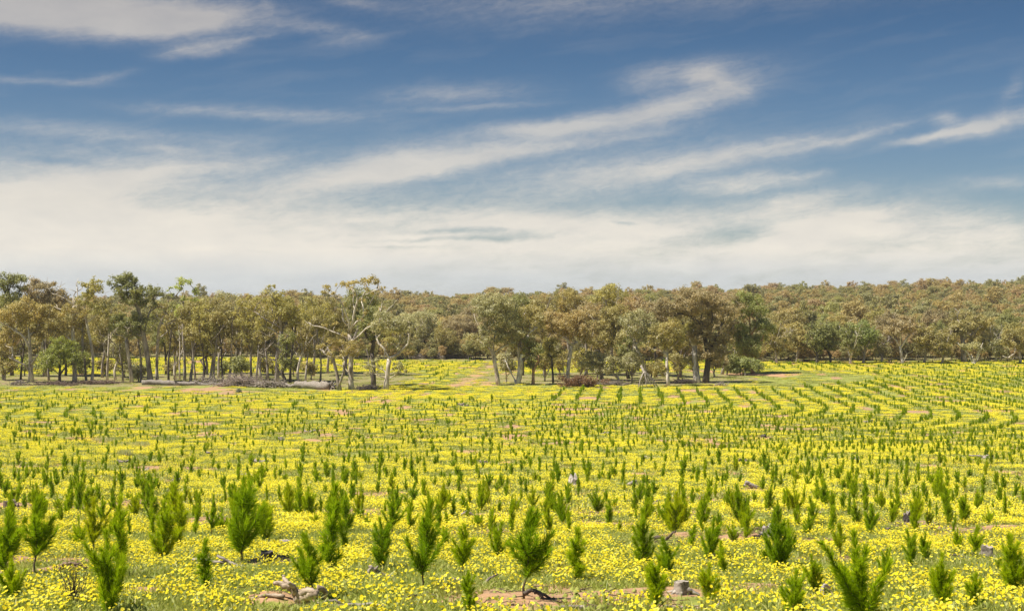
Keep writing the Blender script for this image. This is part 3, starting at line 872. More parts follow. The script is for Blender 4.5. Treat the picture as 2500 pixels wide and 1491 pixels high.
for (bx, D_, hw, hh, cl, lab) in [
        (12, 224, 26, 26, 'olive', 'low olive shrub at the left picture edge under the trees'), (105, 236, 30, 24, 'green', 'dark shrub behind the feathery low tree, left side'), (200, 238, 26, 26, 'green', 'dark shrub behind the twin-trunked gum'),
        (258, 240, 24, 22, 'olive', 'olive shrub behind the slim curving gum'), (304, 236, 20, 26, 'grey', 'grey shrub left of the pale pink leaning trunk'), (338, 226, 16, 22, 'grey', 'grey twiggy shrub right of the pale pink leaning trunk'), (420, 242, 22, 20, 'olive', 'olive shrub behind the small olive gum'), (540, 238, 18, 22, 'green', 'green shrub left behind the bushy dark shrub'),
        (650, 232, 22, 26, 'olive', 'olive shrub behind the brush pile'), (716, 236, 24, 26, 'green', 'green shrub behind the shaggy dark trunk'), (760, 230, 22, 24, 'olive', 'olive shrub behind the thick fallen log'), (60, 238, 28, 26, 'green', 'dark shrub behind the broad bronze-leaved gum')]:
    b_ = CY + (CAMZ - float(hgt((bx - CX) / F * D_, D_))) / D_ * F
    place_tree('shrub', lab, LG, (bx, b_), D=D_, trunk=[(bx, b_), (bx, b_ - hh * 0.6), (bx + 3, b_ - hh * 1.2)], crowns=[(bx, b_ - hh * 1.05, hw, hh, 10)], tr=0.10, col=cl, bark='grey', cat='shrub')
place_tree('shrub', 'bushy dark shrub at the right end of the long fallen log', LG, (590, 930), D=220, trunk=[(590, 930), (589, 910), (588, 890)], crowns=[(587, 895, 22, 30, 12)], tr=0.12, col='green', bark='dark', cat='shrub')

# --- island of trees in the middle
place_tree(G, 'leaning pale gum at the left end of the tree island with big grey-green crown', MG, (1217, 939), trunk=[(1217, 939), (1212, 905), (1204, 875), (1203, 840), (1212, 800)],
           limbs=[[(1204, 870), (1180, 820), (1165, 790), (1155, 765)]], crowns=[(1208, 760, 62, 56, 30), (1180, 830, 40, 36, 10), (1240, 820, 36, 40, 9)], tr=0.30, col='grey', bark='pale')
place_tree(G, 'cluster of leaning white trunks second from the left end of the tree island', MG, (1264, 939), trunk=[(1264, 939), (1267, 905), (1268, 870), (1262, 835)],
           limbs=[[(1262, 937), (1250, 915), (1240, 895), (1232, 878)], [(1266, 937), (1274, 900), (1272, 870)]], crowns=[(1270, 840, 36, 40, 12), (1300, 780, 40, 40, 12)], tr=0.36, col='olive', bark='white')
place_tree(G, 'orange-barked small gum with dark leaves in the tree island', MG, (1301, 939), trunk=[(1301, 939), (1303, 912), (1298, 885)], limbs=[[(1303, 910), (1312, 890), (1316, 870)]], crowns=[(1300, 865, 32, 44, 13)], tr=0.22, col='green', bark='red')
place_tree(G, 'slim dark trunk with low bronze crown in the tree island', MG, (1351, 936), trunk=[(1351, 936), (1348, 900), (1346, 870)], crowns=[(1343, 855, 26, 38, 11)], tr=0.16, col='yellow', bark='dark')
place_tree(G, 'pale forked gum with kinked bare limb left of the rust-brown brush', MG, (1385, 937), trunk=[(1385, 937), (1386, 900), (1392, 865), (1396, 840)],
           limbs=[[(1396, 842), (1408, 838), (1418, 848)], [(1382, 936), (1376, 895), (1374, 870)]], crowns=[(1385, 800, 58, 42, 20), (1430, 800, 40, 50, 12), (1350, 790, 40, 36, 10)], tr=0.30, col=(0.118, 0.092, 0.034), bark='pale')
place_tree('bushy_gum', 'low pale-leaved bushy tree in the middle of the tree island', MG, (1511, 935), trunk=[(1511, 935), (1509, 915), (1500, 890)], crowns=[(1485, 892, 44, 30, 14), (1440, 885, 32, 34, 9)], tr=0.16, col='grey', bark='pale')
place_tree(G, 'broad olive-brown gum in the middle of the tree island', MG, (1470, 930), D=226, trunk=[(1470, 930), (1465, 890), (1460, 850)], limbs=[[(1462, 870), (1455, 850), (1450, 835)]], crowns=[(1470, 820, 52, 44, 18), (1500, 780, 50, 40, 14)], tr=0.28, col='olive', bark='grey')
place_tree(G, 'slim pale trunk at the front right of the tree island', MG, (1632, 944), trunk=[(1632, 944), (1629, 905), (1629, 870), (1632, 845)], limbs=[[(1629, 870), (1618, 850), (1612, 838)]], crowns=[(1632, 820, 44, 44, 18), (1600, 840, 30, 36, 8), (1610, 905, 20, 20, 4)], tr=0.25, col='olive', bark='pale')
place_tree(G, 'leaning grey trunk behind the slim pale trunk of the tree island', MG, (1580, 938), D=219, trunk=[(1580, 938), (1572, 890), (1562, 865), (1552, 845)], crowns=[(1560, 800, 54, 46, 18), (1550, 880, 34, 30, 8)], tr=0.28, col='grey', bark='pale')
place_tree(G, 'thick double white trunk with bronze top at the right of the tree island', MG, (1702, 934), trunk=[(1702, 934), (1698, 905), (1696, 875), (1698, 845)], limbs=[[(1706, 933), (1708, 900), (1704, 870)]],
           crowns=[(1696, 820, 32, 36, 12), (1690, 885, 24, 22, 6)], lobes=[(1700, 795, 20), (1685, 802, 16), (1715, 805, 16)], tr=0.52, col='yellow', bark='white')
place_tree(G, 'great dark leaning trunk carrying the broad brown dome of the tree island', MG, (1722, 926), D=221, trunk=[(1722, 926), (1730, 890), (1728, 850), (1712, 800), (1690, 770)], limbs=[[(1728, 850), (1740, 800), (1755, 775)]],
           crowns=[(1690, 745, 70, 46, 28), (1755, 765, 44, 44, 15), (1630, 760, 44, 36, 12), (1760, 850, 34, 40, 9), (1725, 815, 48, 44, 16), (1738, 868, 34, 26, 9)], tr=0.46, col='brown', bark='dark')
place_tree(G, 'tall green gum at the right end of the tree island above the round bush', MG, (1838, 905), D=246, trunk=[(1838, 905), (1836, 860), (1832, 800), (1828, 760)], limbs=[[(1834, 820), (1850, 790), (1858, 770)]],
           crowns=[(1826, 750, 48, 40, 18), (1800, 800, 36, 45, 12), (1858, 800, 34, 48, 12), (1830, 850, 44, 40, 12)], tr=0.34, col=(0.084, 0.088, 0.022), bark='red')
place_tree('round_bush', 'round green bush at the right end of the tree island', MG, (1820, 918), D=240, trunk=[(1820, 918), (1819, 908), (1818, 895)], crowns=[(1800, 897, 32, 22, 9), (1838, 897, 32, 24, 10), (1822, 885, 30, 20, 7)], tr=0.12, col=(0.086, 0.092, 0.027), bark='grey', cat='bush')
for (bx, D_, cx, cy, hw, hh, cl, bk, lab) in [
        (1330, 236, 1325, 760, 52, 46, 'olive', 'grey', 'olive gum at the back left of the tree island'),
        (1385, 244, 1385, 745, 48, 40, 'bronze', 'grey', 'bronze dome at the back of the tree island, left of centre'),
        (1430, 240, 1440, 770, 44, 44, 'brown', 'grey', 'brown gum at the back of the tree island, centre'),
        (1495, 246, 1492, 735, 48, 40, 'yellow', 'grey', 'yellow-olive tall gum at the back of the tree island'),
        (1545, 240, 1550, 755, 44, 40, (0.115, 0.084, 0.036), 'grey', 'reddish-brown gum at the back of the tree island'),
        (1600, 236, 1590, 770, 46, 44, 'brown', 'dark', 'dull brown gum behind the leaning grey trunk'),
        (1660, 234, 1655, 800, 40, 46, 'olive', 'dark', 'olive gum behind the slim pale front trunk'),
        (1762, 244, 1770, 760, 40, 50, 'brown', 'grey', 'brown gum at the back right of the tree island'),
        (1275, 244, 1260, 755, 42, 44, 'green', 'dark', 'dark green gum behind the big grey-green crown'),
        (1536, 232, 1530, 845, 34, 40, 'green', 'dark', 'dark low gum in the shade of the tree island'),
        (1780, 252, 1790, 850, 30, 40, 'green', 'pale', 'green gum left of the round bush')]:
    place_tree(G, lab, MG, (bx, 925), D=D_, crowns=[(cx, cy, hw * 1.1, hh, 20), (cx + 5, cy + hh * 0.85, hw * 0.95, hh * 0.6, 10)], tr=0.26, col=cl, bark=bk, dens=0.82)

for (bx, D_, cx, cy, hw, hh, cl, bk, lab) in [
        (1236, 222, 1236, 890, 24, 30, 'grey', 'pale', 'low grey-leaved sapling behind the white trunk cluster'),
        (1330, 226, 1328, 885, 30, 34, 'olive', 'grey', 'low olive sapling between the orange-barked gum and the slim dark trunk'),
        (1362, 230, 1365, 880, 30, 36, 'olive', 'grey', 'low olive sapling behind the slim dark trunk'),
        (1420, 224, 1420, 880, 34, 36, 'yellow', 'pale', 'low yellow-olive sapling behind the rust-brown fallen branch'),
        (1455, 228, 1452, 890, 28, 30, 'grey', 'pale', 'low grey sapling left of the low pale-leaved bushy tree'),
        (1540, 222, 1542, 892, 30, 32, 'grey', 'grey', 'low grey sapling left of the claw-like roots'),
        (1590, 226, 1592, 900, 26, 26, 'olive', 'dark', 'low olive sapling right of the claw-like roots'),
        (1655, 227, 1655, 885, 28, 34, 'olive', 'grey', 'low olive sapling between the slim pale trunk and the double white trunk'),
        (1745, 236, 1748, 880, 28, 32, 'brown', 'grey', 'low brown sapling right of the great dark trunk'),
        (1775, 242, 1778, 885, 26, 30, 'green', 'grey', 'low green sapling just left of the round bush')]:
    place_tree('gum_sapling', lab, MG, (bx, 925), D=D_, crowns=[(cx, cy, hw, hh, 14)], tr=0.13, col=cl, bark=bk, dens=0.9, cat='tree')

# --- far right field edge
place_tree(G, 'pale bare-limbed gum spreading white branches at the far right field edge', RG, (2203, 895), D=288, trunk=[(2203, 895), (2202, 870), (2198, 845)],
           limbs=[[(2198, 848), (2190, 830), (2178, 820), (2168, 805)], [(2199, 850), (2210, 830), (2222, 815)], [(2203, 890), (2212, 862), (2224, 855)], [(2198, 845), (2197, 825), (2195, 805)]], crowns=[(2195, 805, 40, 16, 8), (2205, 785, 34, 18, 6)], tr=0.3, col='brown', bark='white', leaf=0.3)
place_tree(G, 'huge thick-trunked gum with broken white snag top at the far right field edge', RG, (2354, 893), D=290, trunk=[(2354, 893), (2353, 860), (2350, 825), (2346, 795), (2340, 780)],
           limbs=[[(2340, 780), (2336, 770), (2342, 755)], [(2350, 830), (2370, 815), (2385, 800)]], crowns=[(2350, 800, 40, 26, 12), (2390, 790, 34, 28, 8), (2310, 820, 34, 30, 8), (2380, 840, 30, 26, 6)], tr=0.6, col='olive', bark='grey', leaf=0.3)
place_tree(G, 'fan of thin white stems in front of the thick-trunked gum', RG, (2380, 898), D=284, trunk=[(2380, 898), (2379, 880), (2375, 865)], limbs=[[(2380, 895), (2368, 865), (2352, 845)], [(2380, 895), (2395, 870), (2404, 845)], [(2380, 890), (2388, 865), (2390, 845)]], crowns=[(2378, 848, 34, 14, 6)], tr=0.26, col='grey', bark='white', leaf=0.3)
place_tree(G, 'leaning pale trunk at the right picture edge', RG, (2494, 900), D=284, trunk=[(2494, 900), (2488, 870), (2486, 840)], limbs=[[(2488, 875), (2470, 868), (2455, 872)]], crowns=[(2480, 825, 40, 36, 14)], tr=0.3, col='olive', bark='pale', leaf=0.3)
for (bx, D_, cx, cy, hw, hh, cl, bk, lab) in [
        (1895, 286, 1895, 830, 32, 44, 'olive', 'pale', 'pale-trunked olive gum right of the round bush'),
        (1946, 292, 1950, 825, 36, 40, 'olive', 'pale', 'straight pale trunk with olive crown, second right of the round bush'),
        (1992, 287, 1995, 825, 34, 44, 'green', 'dark', 'dense dark-green gum at the far right field edge, left one of two'),
        (2026, 289, 2020, 820, 30, 44, 'green', 'dark', 'dense dark-green gum at the far right field edge, right one of two'),
        (2076, 286, 2075, 825, 32, 40, 'green', 'white', 'thin white trunk under green leaves at the far right field edge'),
        (2106, 288, 2110, 815, 38, 46, (0.076, 0.086, 0.02), 'grey', 'twin grey trunks under a full green crown at the far right field edge'),
        (2150, 290, 2150, 845, 28, 34, 'grey', 'grey', 'low grey-leaved gum left of the white-branched gum'),
        (2255, 288, 2255, 825, 36, 40, 'olive', 'grey', 'olive gum right of the white-branched gum'),
        (2300, 286, 2295, 840, 32, 36, 'olive', 'grey', 'low olive gum left of the thick-trunked gum'),
        (2430, 290, 2430, 835, 36, 40, 'grey', 'pale', 'grey-leaved gum between the white stem fan and the right picture edge')]:
    place_tree(G, lab, RG, (bx, 893), D=D_, crowns=[(cx, cy, hw, hh, 16), (cx + 4, cy + hh * 0.6, hw * 0.7, hh * 0.4, 4)], tr=0.24, col=cl, bark=bk, leaf=0.3, dens=0.9)

# --- the wood on the hillside: prototypes shared by single trees in front and the mass behind


def proto_tree(seed, H, Wd, leaf, dens, nl, dead=0, cb=0.20, far=False):
    r = np.random.default_rng(seed)
    tp = np.array([r.normal(0, 0.05) * H, r.normal(0, 0.05) * H, 0.62 * H])
    trunk = wiggle(r, (0, 0, -0.4), tp, 7, 0.018)
    zc = H * (1 + cb) / 2; hz = H * (1 - cb) / 2
    lob = crown_lobes(r, tp[0], tp[1], zc, Wd / 2, Wd / 2, hz, nl, np.clip(Wd * 0.19, 0.9, 1.8))
    lim = []
    for _ in range(dead):
        z0 = H * (0.4 + 0.3 * r.random())
        a = r.random() * 6.28
        p0 = np.array([tp[0] * z0 / H, tp[1] * z0 / H, z0])
        p1 = p0 + np.array([math.cos(a), math.sin(a), 0.8]) * Wd * 0.22
        p2 = p1 + np.array([math.cos(a + 0.5), math.sin(a + 0.5), 1.6]) * Wd * 0.2
        lim.append(np.array([p0, p1, p2]))
    return grow(r, trunk, lob, lim, tr=0.013 * H + 0.04, leaf=leaf, dens=dens, sides=6, twig=not far)


protos = []
for k, (H, Wd, nl, dead) in enumerate([(11, 7.5, 26, 1), (9.5, 8.0, 26, 1), (12.5, 7.0, 26, 2), (10.5, 6.0, 22, 1), (9, 6.5, 22, 0), (11.5, 8.5, 28, 3)]):
    wood, lv = proto_tree(400 + k, H, Wd, 0.30, 0.8, nl, dead)
    protos.append((wood.mesh('trunk', [M_BARK], True), lv.mesh('crown', [M_LEAF])))
r = np.random.default_rng(51)
LK = list(LEAFC.values())


def edge_far(x):
    return 294 + np.clip(-x, 0, 60) * 0.22


spots = []
tries = 0
while len(spots) < 185 and tries < 9000:
    tries += 1
    y = 292 + 62 * r.random() ** 1.4
    x = (r.random() * 2 - 1) * 0.395 * y
    if y < edge_far(x) + 1.5:
        continue
    if any((x - a) ** 2 + (y - b) ** 2 < 4.3 ** 2 for a, b, *_ in spots):
        continue
    spots.append((x, y))
spots.sort(key=lambda p: p[0] / p[1])
LKN = list(LEAFC.keys())
for ti, (x, y) in enumerate(spots):
    k = r.integers(len(protos))
    sc = 0.60 + 0.28 * r.random()
    root = empty('hillside_gum', (x, y, float(hgt(x, y))), r.random() * 6.28, (sc, sc, sc * (0.92 + 0.2 * r.random())))
    link('trunk', protos[k][0], root, color=list(BARK.values())[r.choice([0, 0, 1, 2, 2, 3])])
    ck_ = int(r.choice([0, 0, 1, 3, 4, 4, 5, 5, 6]))
    base = np.array(LK[ck_]) * (0.85 + 0.3 * r.random())
    link('crown', protos[k][1], root, color=tuple(base))
    tag(root, '%s-leaved gum, %s from the left in the front rank of the wooded hillside' % (LKN[ck_], nth(ti + 1)), 'tree', 'gum trees in the front rank of the wooded hillside')


# ------------------------------------------------------------------ scatter helper (geometry nodes) for what nobody could count
def scatter(name, pts, scl, rot, protos_, idx, mats=()):
    """points with size, turn and kind; prototypes live in a collection outside the scene"""
    pc = bpy.data.collections.new(name + '_kinds')
    for i, me in enumerate(protos_):
        o = bpy.data.objects.new('%s_kind_%02d' % (name, i), me)
        pc.objects.link(o)
    me = bpy.data.meshes.new(name)
    me.vertices.add(len(pts)); me.vertices.foreach_set('co', np.asarray(pts, np.float32).ravel())
    a = me.attributes.new('scl', 'FLOAT_VECTOR', 'POINT'); a.data.foreach_set('vector', np.asarray(scl, np.float32).ravel())
    a = me.attributes.new('rot', 'FLOAT_VECTOR', 'POINT'); a.data.foreach_set('vector', np.asarray(rot, np.float32).ravel())
    a = me.attributes.new('idx', 'INT', 'POINT'); a.data.foreach_set('value', np.asarray(idx, np.int32))
    o = link(name, me)
    ng = bpy.data.node_groups.new(name + '_scatter', 'GeometryNodeTree')
    ng.interface.new_socket('Geometry', in_out='INPUT', socket_type='NodeSocketGeometry')
    ng.interface.new_socket('Geometry', in_out='OUTPUT', socket_type='NodeSocketGeometry')
    N = ng.nodes; L = ng.links
    gi = N.new('NodeGroupInput'); go = N.new('NodeGroupOutput')
    ci = N.new('GeometryNodeCollectionInfo'); ci.inputs['Collection'].default_value = pc
    ci.inputs['Separate Children'].default_value = True; ci.inputs['Reset Children'].default_value = True
    ip = N.new('GeometryNodeInstanceOnPoints'); ip.inputs['Pick Instance'].default_value = True
    na = []
    for nm, ty in (('scl', 'FLOAT_VECTOR'), ('rot', 'FLOAT_VECTOR'), ('idx', 'INT')):
        n_ = N.new('GeometryNodeInputNamedAttribute'); n_.data_type = ty; n_.inputs['Name'].default_value = nm
        na.append(n_.outputs['Attribute'])
    e2r = N.new('FunctionNodeEulerToRotation')
    L.new(na[1], e2r.inputs[0])
    L.new(gi.outputs[0], ip.inputs['Points']); L.new(ci.outputs[0], ip.inputs['Instance'])
    L.new(na[2], ip.inputs['Instance Index']); L.new(e2r.outputs[0], ip.inputs['Rotation']); L.new(na[0], ip.inputs['Scale'])
    L.new(ip.outputs[0], go.inputs[0])
    md = o.modifiers.new('scatter', 'NODES'); md.node_group = ng
    return o


wp = []
for k, (H, Wd, nl, dead) in enumerate([(11, 7.5, 19, 1), (9.5, 8.0, 19, 1), (12.5, 7.0, 19, 2), (10.5, 6.0, 16, 1), (9, 6.5, 16, 0), (11.5, 8.5, 20, 3)]):
    wood, lv = proto_tree(500 + k, H, Wd, 0.46, 0.75, nl, dead, far=True)
    me = Geo()
    for src, mi in ((wood, 0), (lv, 1)):
        base_n = me.n
        for vv, aa in zip(src.v, src.a):
            me.v.append(vv); me.a.append(aa)
        me.q += [qq + base_n for qq in src.q]; me.qm += [np.full(len(qq), mi) for qq in src.q]
        me.t += [qq + base_n for qq in src.t]; me.tm += [np.full(len(qq), mi) for qq in src.t]
        me.n += src.n
    wp.append(me.mesh('far_gum', [M_WBARK, M_WOOD]))
r = np.random.default_rng(77)
N_ = 18000
y = 330 + (800 - 330) * np.sqrt(r.random(N_))
x = (r.random(N_) * 2 - 1) * (0.40 * y + 6)
y = np.where(r.random(N_) < 0.22, 335 + 70 * r.random(N_), y)
x = np.where(np.abs(x) > 0.42 * y + 8, (r.random(N_) * 2 - 1) * 0.42 * y, x)
cell = {}
keep = []
for i in range(N_):
    md_ = 2.7 + 1.1 * (y[i] - 330) / 470
    key = (int(x[i] // 6), int(y[i] // 6))
    ok = True
    for a in (-1, 0, 1):
        for b in (-1, 0, 1):
            for j in cell.get((key[0] + a, key[1] + b), ()):
                if (x[i] - x[j]) ** 2 + (y[i] - y[j]) ** 2 < md_ * md_:
                    ok = False; break
            if not ok: break
        if not ok: break
    if ok and min((x[i] - a) ** 2 + (y[i] - b) ** 2 for a, b in spots) > 9:
        keep.append(i); cell.setdefault(key, []).append(i)
x, y = x[keep], y[keep]
n = len(x)
sc = (0.42 + 0.27 * r.random(n))
sc = np.where(r.random(n) < 0.10, sc * 1.35, sc)
sc = np.where((y > 640) & (r.random(n) < 0.10), sc * 1.3, sc)
ux = (r.random(2600) * 2 - 1) * 132
uy = edge_far(ux) + 1 + 48 * r.random(2600) ** 1.3
kk = np.abs(ux) < 0.41 * uy
ux, uy = ux[kk], uy[kk]
x = np.concatenate([x, ux]); y = np.concatenate([y, uy]); n = len(x)
sc = np.concatenate([sc, 0.18 + 0.22 * r.random(len(ux)) ** 1.5])
far_wood = scatter('far_wood', np.stack([x, y, hgt(x, y)], -1), np.stack([sc, sc, sc * (0.9 + 0.25 * r.random(n))], -1), np.stack([0 * x, 0 * x, r.random(n) * 6.28], -1), wp, r.integers(0, len(wp), n))
tag(far_wood, 'olive and brown eucalypt wood covering the hillside up to the skyline', 'wood', kind='stuff')

# ------------------------------------------------------------------ fallen timber at the wood's edge


def branchy(g, r, p0, p1, r0, r1, n, nb, blen, amp=0.05, sag=0.0, sides=7):
    pts = wiggle(r, p0, p1, n, amp / math.sqrt(n), sag)
    tube(g, pts, np.linspace(r0, r1, n) * (1 + 0.12 * r.normal(0, 1, n)), sides, wob=0.14, r=r)
    for _ in range(nb):
        k = r.integers(max(1, n // 4), n)
        d = (np.asarray(p1) - np.asarray(p0)); d = d / np.linalg.norm(d)
        d = d * 0.6 + r.normal(0, 0.6, 3); d[2] = abs(d[2]) * 0.7 + 0.15
        e = pts[k] + d / np.linalg.norm(d) * blen * (0.5 + 0.8 * r.random())
        q_ = wiggle(r, pts[k], e, 6, 0.05)
        rr = np.linspace(r0 + (r1 - r0) * k / n, 0.015, 6) * 0.6
        tube(g, q_, np.maximum(rr, 0.012), 5)
        if r.random() < 0.7:
            e2 = q_[3] + r.normal(0, 0.5, 3) * blen * 0.5
            e2[2] = max(e2[2], 0.02)
            tube(g, wiggle(r, q_[3], e2, 4, 0.05), np.linspace(rr[3] * 0.8 + 0.005, 0.01, 4), 4)


def wood_thing(name, label, cat, base, build, color=(0.40, 0.36, 0.32), group=None, D=None, parts=()):
    px, py = base
    if D is None:
        X, Y, Z = ground_at(px, py)
    else:
        Y = D; X = (px - CX) / F * D; Z = float(hgt(X, Y))
    g = Geo()
    build(g, X, Y, Z)
    o = link(name, g.mesh(name, [M_DEAD], True), None, (X, Y, Z), color)
    tag(o, label, cat, group)
    return o


def rel(X, Y, Z, px, D, up=0.0):
    x = (px - CX) / F * D
    return np.array([x - X, D - Y, float(hgt(x, D)) - Z + up])


r = np.random.default_rng(5)


def b_long(g, X, Y, Z):
    p = [rel(X, Y, Z, 348, 216, 0.35), rel(X, Y, Z, 390, 215.5, 0.42), rel(X, Y, Z, 430, 215, 0.36), rel(X, Y, Z, 470, 214.5, 0.25), rel(X, Y, Z, 520, 213.5, 0.18), rel(X, Y, Z, 560, 212.5, 0.12)]
    pts = []
    for a, b in zip(p[:-1], p[1:]):
        for k in range(4):
            pts.append(a + (b - a) * k / 4 + r.normal(0, 0.08, 3) * np.array([0.6, 1, 0.8]))
    pts.append(p[-1])
    tube(g, pts, np.linspace(0.46, 0.16, len(pts)) * (1 + 0.10 * r.normal(0, 1, len(pts))), 10, wob=0.24, r=r)
    for (k, dx, dz, L) in [(8, -0.2, 1.0, 2.4), (12, 0.9, 0.5, 2.6), (14, 1.0, 0.9, 3.6), (16, 0.8, -0.05, 2.0), (10, 0.8, -0.3, 1.6), (17, 0.5, 0.8, 2.4), (19, 0.8, 0.25, 2.2)]:
        e = np.array(pts[k]) + np.array([dx, r.normal(0, 0.4), dz]) * L * 0.6
        e[2] = max(e[2], 0.05)
        q_ = wiggle(r, pts[k], e, 7, 0.06)
        tube(g, q_, np.linspace(0.14, 0.03, 7), 6)
        for _ in range(3):
            kk = r.integers(2, 7)
            tube(g, wiggle(r, q_[kk], q_[kk] + np.array([r.normal(0.3, 0.5), r.normal(0, 0.4), 0.2 + 0.5 * r.random()]), 4, 0.08), np.linspace(0.04, 0.012, 4), 4)


wood_thing('fallen_log', 'long slim grey fallen log with upturned limbs below the left woodland', 'log', (450, 935), b_long, (0.36, 0.325, 0.29), 'fallen logs below the left woodland', D=215)


def b_thick(g, X, Y, Z):
    p = [rel(X, Y, Z, 722, 209, 0.55), rel(X, Y, Z, 750, 208.3, 0.52), rel(X, Y, Z, 780, 207.6, 0.46), rel(X, Y, Z, 806, 207, 0.42)]
    pts = []
    for a, b in zip(p[:-1], p[1:]):
        for k in range(4):
            pts.append(a + (b - a) * k / 4 + r.normal(0, 0.08, 3) * np.array([0.6, 1, 0.8]))
    pts.append(p[-1])
    tube(g, pts, np.linspace(0.44, 0.70, len(pts)) * (1 + 0.08 * r.normal(0, 1, len(pts))), 12, wob=0.22, r=r)
    # root plate at the right end
    for _ in range(16):
        d = np.array([0.5 + 0.5 * r.random(), r.normal(0, 0.8), r.normal(0.25, 0.8)])
        e = np.array(p[-1]) + d / np.linalg.norm(d) * (0.9 + 0.7 * r.random())
        e[2] = max(e[2], -0.3)
        tube(g, wiggle(r, np.array(p[-1]) + d * 0.1, e, 5, 0.07), np.linspace(0.2, 0.04, 5), 6)


wood_thing('fallen_log', 'thick grey fallen log with splayed root end beside the bronze umbrella gum', 'log', (770, 945), b_thick, (0.40, 0.36, 0.315), 'fallen logs below the left woodland', D=208)


def b_gnarl(g, X, Y, Z):
    p0 = rel(X, Y, Z, 630, 211, 0.45); p1 = rel(X, Y, Z, 722, 209, 0.3)
    branchy(g, r, p0, p1, 0.30, 0.22, 14, 14, 1.1, 0.10)
    branchy(g, r, p0 + np.array([0.2, 0.4, 0.1]), rel(X, Y, Z, 690, 209.5, 0.2), 0.16, 0.10, 10, 8, 0.9, 0.12)


wood_thing('fallen_log', 'gnarled grey log between the brush pile and the thick fallen log', 'log', (675, 942), b_gnarl, (0.43, 0.39, 0.35), 'fallen logs below the left woodland', D=210)


def brush(w, h, n, rad=0.022, flatd=1.2, up=0.0):
    def f(g, X, Y, Z):
        for _ in range(n):
            a = r.random() * 6.28
            c = np.array([r.normal(0, w * 0.36), r.normal(0, flatd * 0.4), 0.02])
            hh = h * max(0.12, 1 - (abs(c[0]) / w) ** 1.5)
            c[2] = hh * r.random() * 0.8
            d = np.array([r.normal(0, 1.0), r.normal(0, 0.8), r.normal(0.25 + up, 0.35)])
            L = w * (0.18 + 0.3 * r.random())
            e = c + d / np.linalg.norm(d) * L
            c2 = c - d / np.linalg.norm(d) * L * 0.3
            e[2] = np.clip(e[2], 0.03, h * 1.3); c2[2] = max(c2[2], -0.05)
            tube(g, wiggle(r, c2, e, 5, 0.05), np.linspace(rad * (0.6 + 1.2 * r.random()), 0.008, 5), 4)
    return f


wood_thing('brush_pile', 'tangled grey heap of dead branches between the two fallen logs', 'brush pile', (590, 942), brush(4.2, 1.7, 800, 0.035, 2.0), (0.46, 0.385, 0.33), 'heaps of dead branches', D=212)
wood_thing('brush_pile', 'low dark heap of sticks at the foot of the bronze umbrella gum', 'brush pile', (900, 950), brush(2.6, 0.8, 240, 0.04), (0.14, 0.12, 0.105), 'heaps of dead branches', D=203)
wood_thing('brush_pile', 'small pale stick heap right of the thick double white trunk', 'brush pile', (1760, 940), brush(1.6, 0.7, 60, 0.04), (0.45, 0.41, 0.36), 'heaps of dead branches', D=213)
wood_thing('brush_pile', 'tangle of dead sticks in the shade left of the double white trunk', 'brush pile', (1670, 938), brush(2.4, 0.7, 200, 0.04), (0.16, 0.13, 0.11), 'heaps of dead branches', D=219)
wood_thing('brush_pile', 'long low line of grey sticks under the middle of the tree island', 'brush pile', (1490, 938), brush(3.4, 0.55, 170, 0.04), (0.33, 0.28, 0.24), 'heaps of dead branches', D=214)
wood_thing('brush_pile', 'grey heap of sticks at the left picture edge below the woodland', 'brush pile', (45, 932), brush(1.8, 0.8, 110, 0.035), (0.36, 0.31, 0.27), 'heaps of dead branches', D=214)
wood_thing('brush_pile', 'grey fallen timber lining the far field edge left of the track', 'brush pile', (1065, 868), brush(9.0, 0.9, 260, 0.06, 2.0), (0.40, 0.35, 0.31), 'heaps of dead branches', D=303)


wood_thing('brush_pile', 'pale splintered heap of roots and sticks left of the thick fallen log', 'brush pile', (660, 941), brush(3.2, 1.0, 260, 0.06, 1.2), (0.48, 0.42, 0.365), 'heaps of dead branches', D=209)
wood_thing('brush_pile', 'low brown litter of bark and sticks under the slim curving gum', 'brush pile', (240, 930), brush(4.5, 0.5, 220, 0.04, 1.6), (0.26, 0.19, 0.145), 'heaps of dead branches', D=218)
wood_thing('brush_pile', 'low brown litter of bark and sticks under the feathery low tree', 'brush pile', (135, 934), brush(4.5, 0.45, 200, 0.04, 1.6), (0.24, 0.175, 0.135), 'heaps of dead branches', D=215)
wood_thing('brush_pile', 'thin grey sticks scattered above the long fallen log', 'brush pile', (505, 928), brush(3.4, 1.3, 90, 0.04, 1.2, 0.4), (0.46, 0.41, 0.36), 'heaps of dead branches', D=217)


def b_upturned(g, X, Y, Z):
    c = np.array([0, 0, 2.3])
    for k in range(13):
        a = -1.1 + 2.4 * r.random()
        e = np.array([math.sin(a) * 1.9 + 0.5, r.normal(0, 0.8), 0.02])
        pts = bez(c, np.array([e[0] * 0.35, e[1] * 0.3, 1.9]), e, 7)
        pts[1:-1] += r.normal(0, 0.06, (5, 3))
        tube(g, pts, np.linspace(0.17, 0.03, 7), 6)
    tube(g, wiggle(r, (0, 0.2, 2.2), (-0.4, 0.9, 3.2), 5, 0.03), np.linspace(0.22, 0.15, 5), 7)


wood_thing('upturned_roots', 'pale claw-like roots of an overturned tree in front of the tree island', 'roots', (1573, 946), b_upturned, (0.50, 0.45, 0.39))


def b_rust(g, X, Y, Z):
    pass


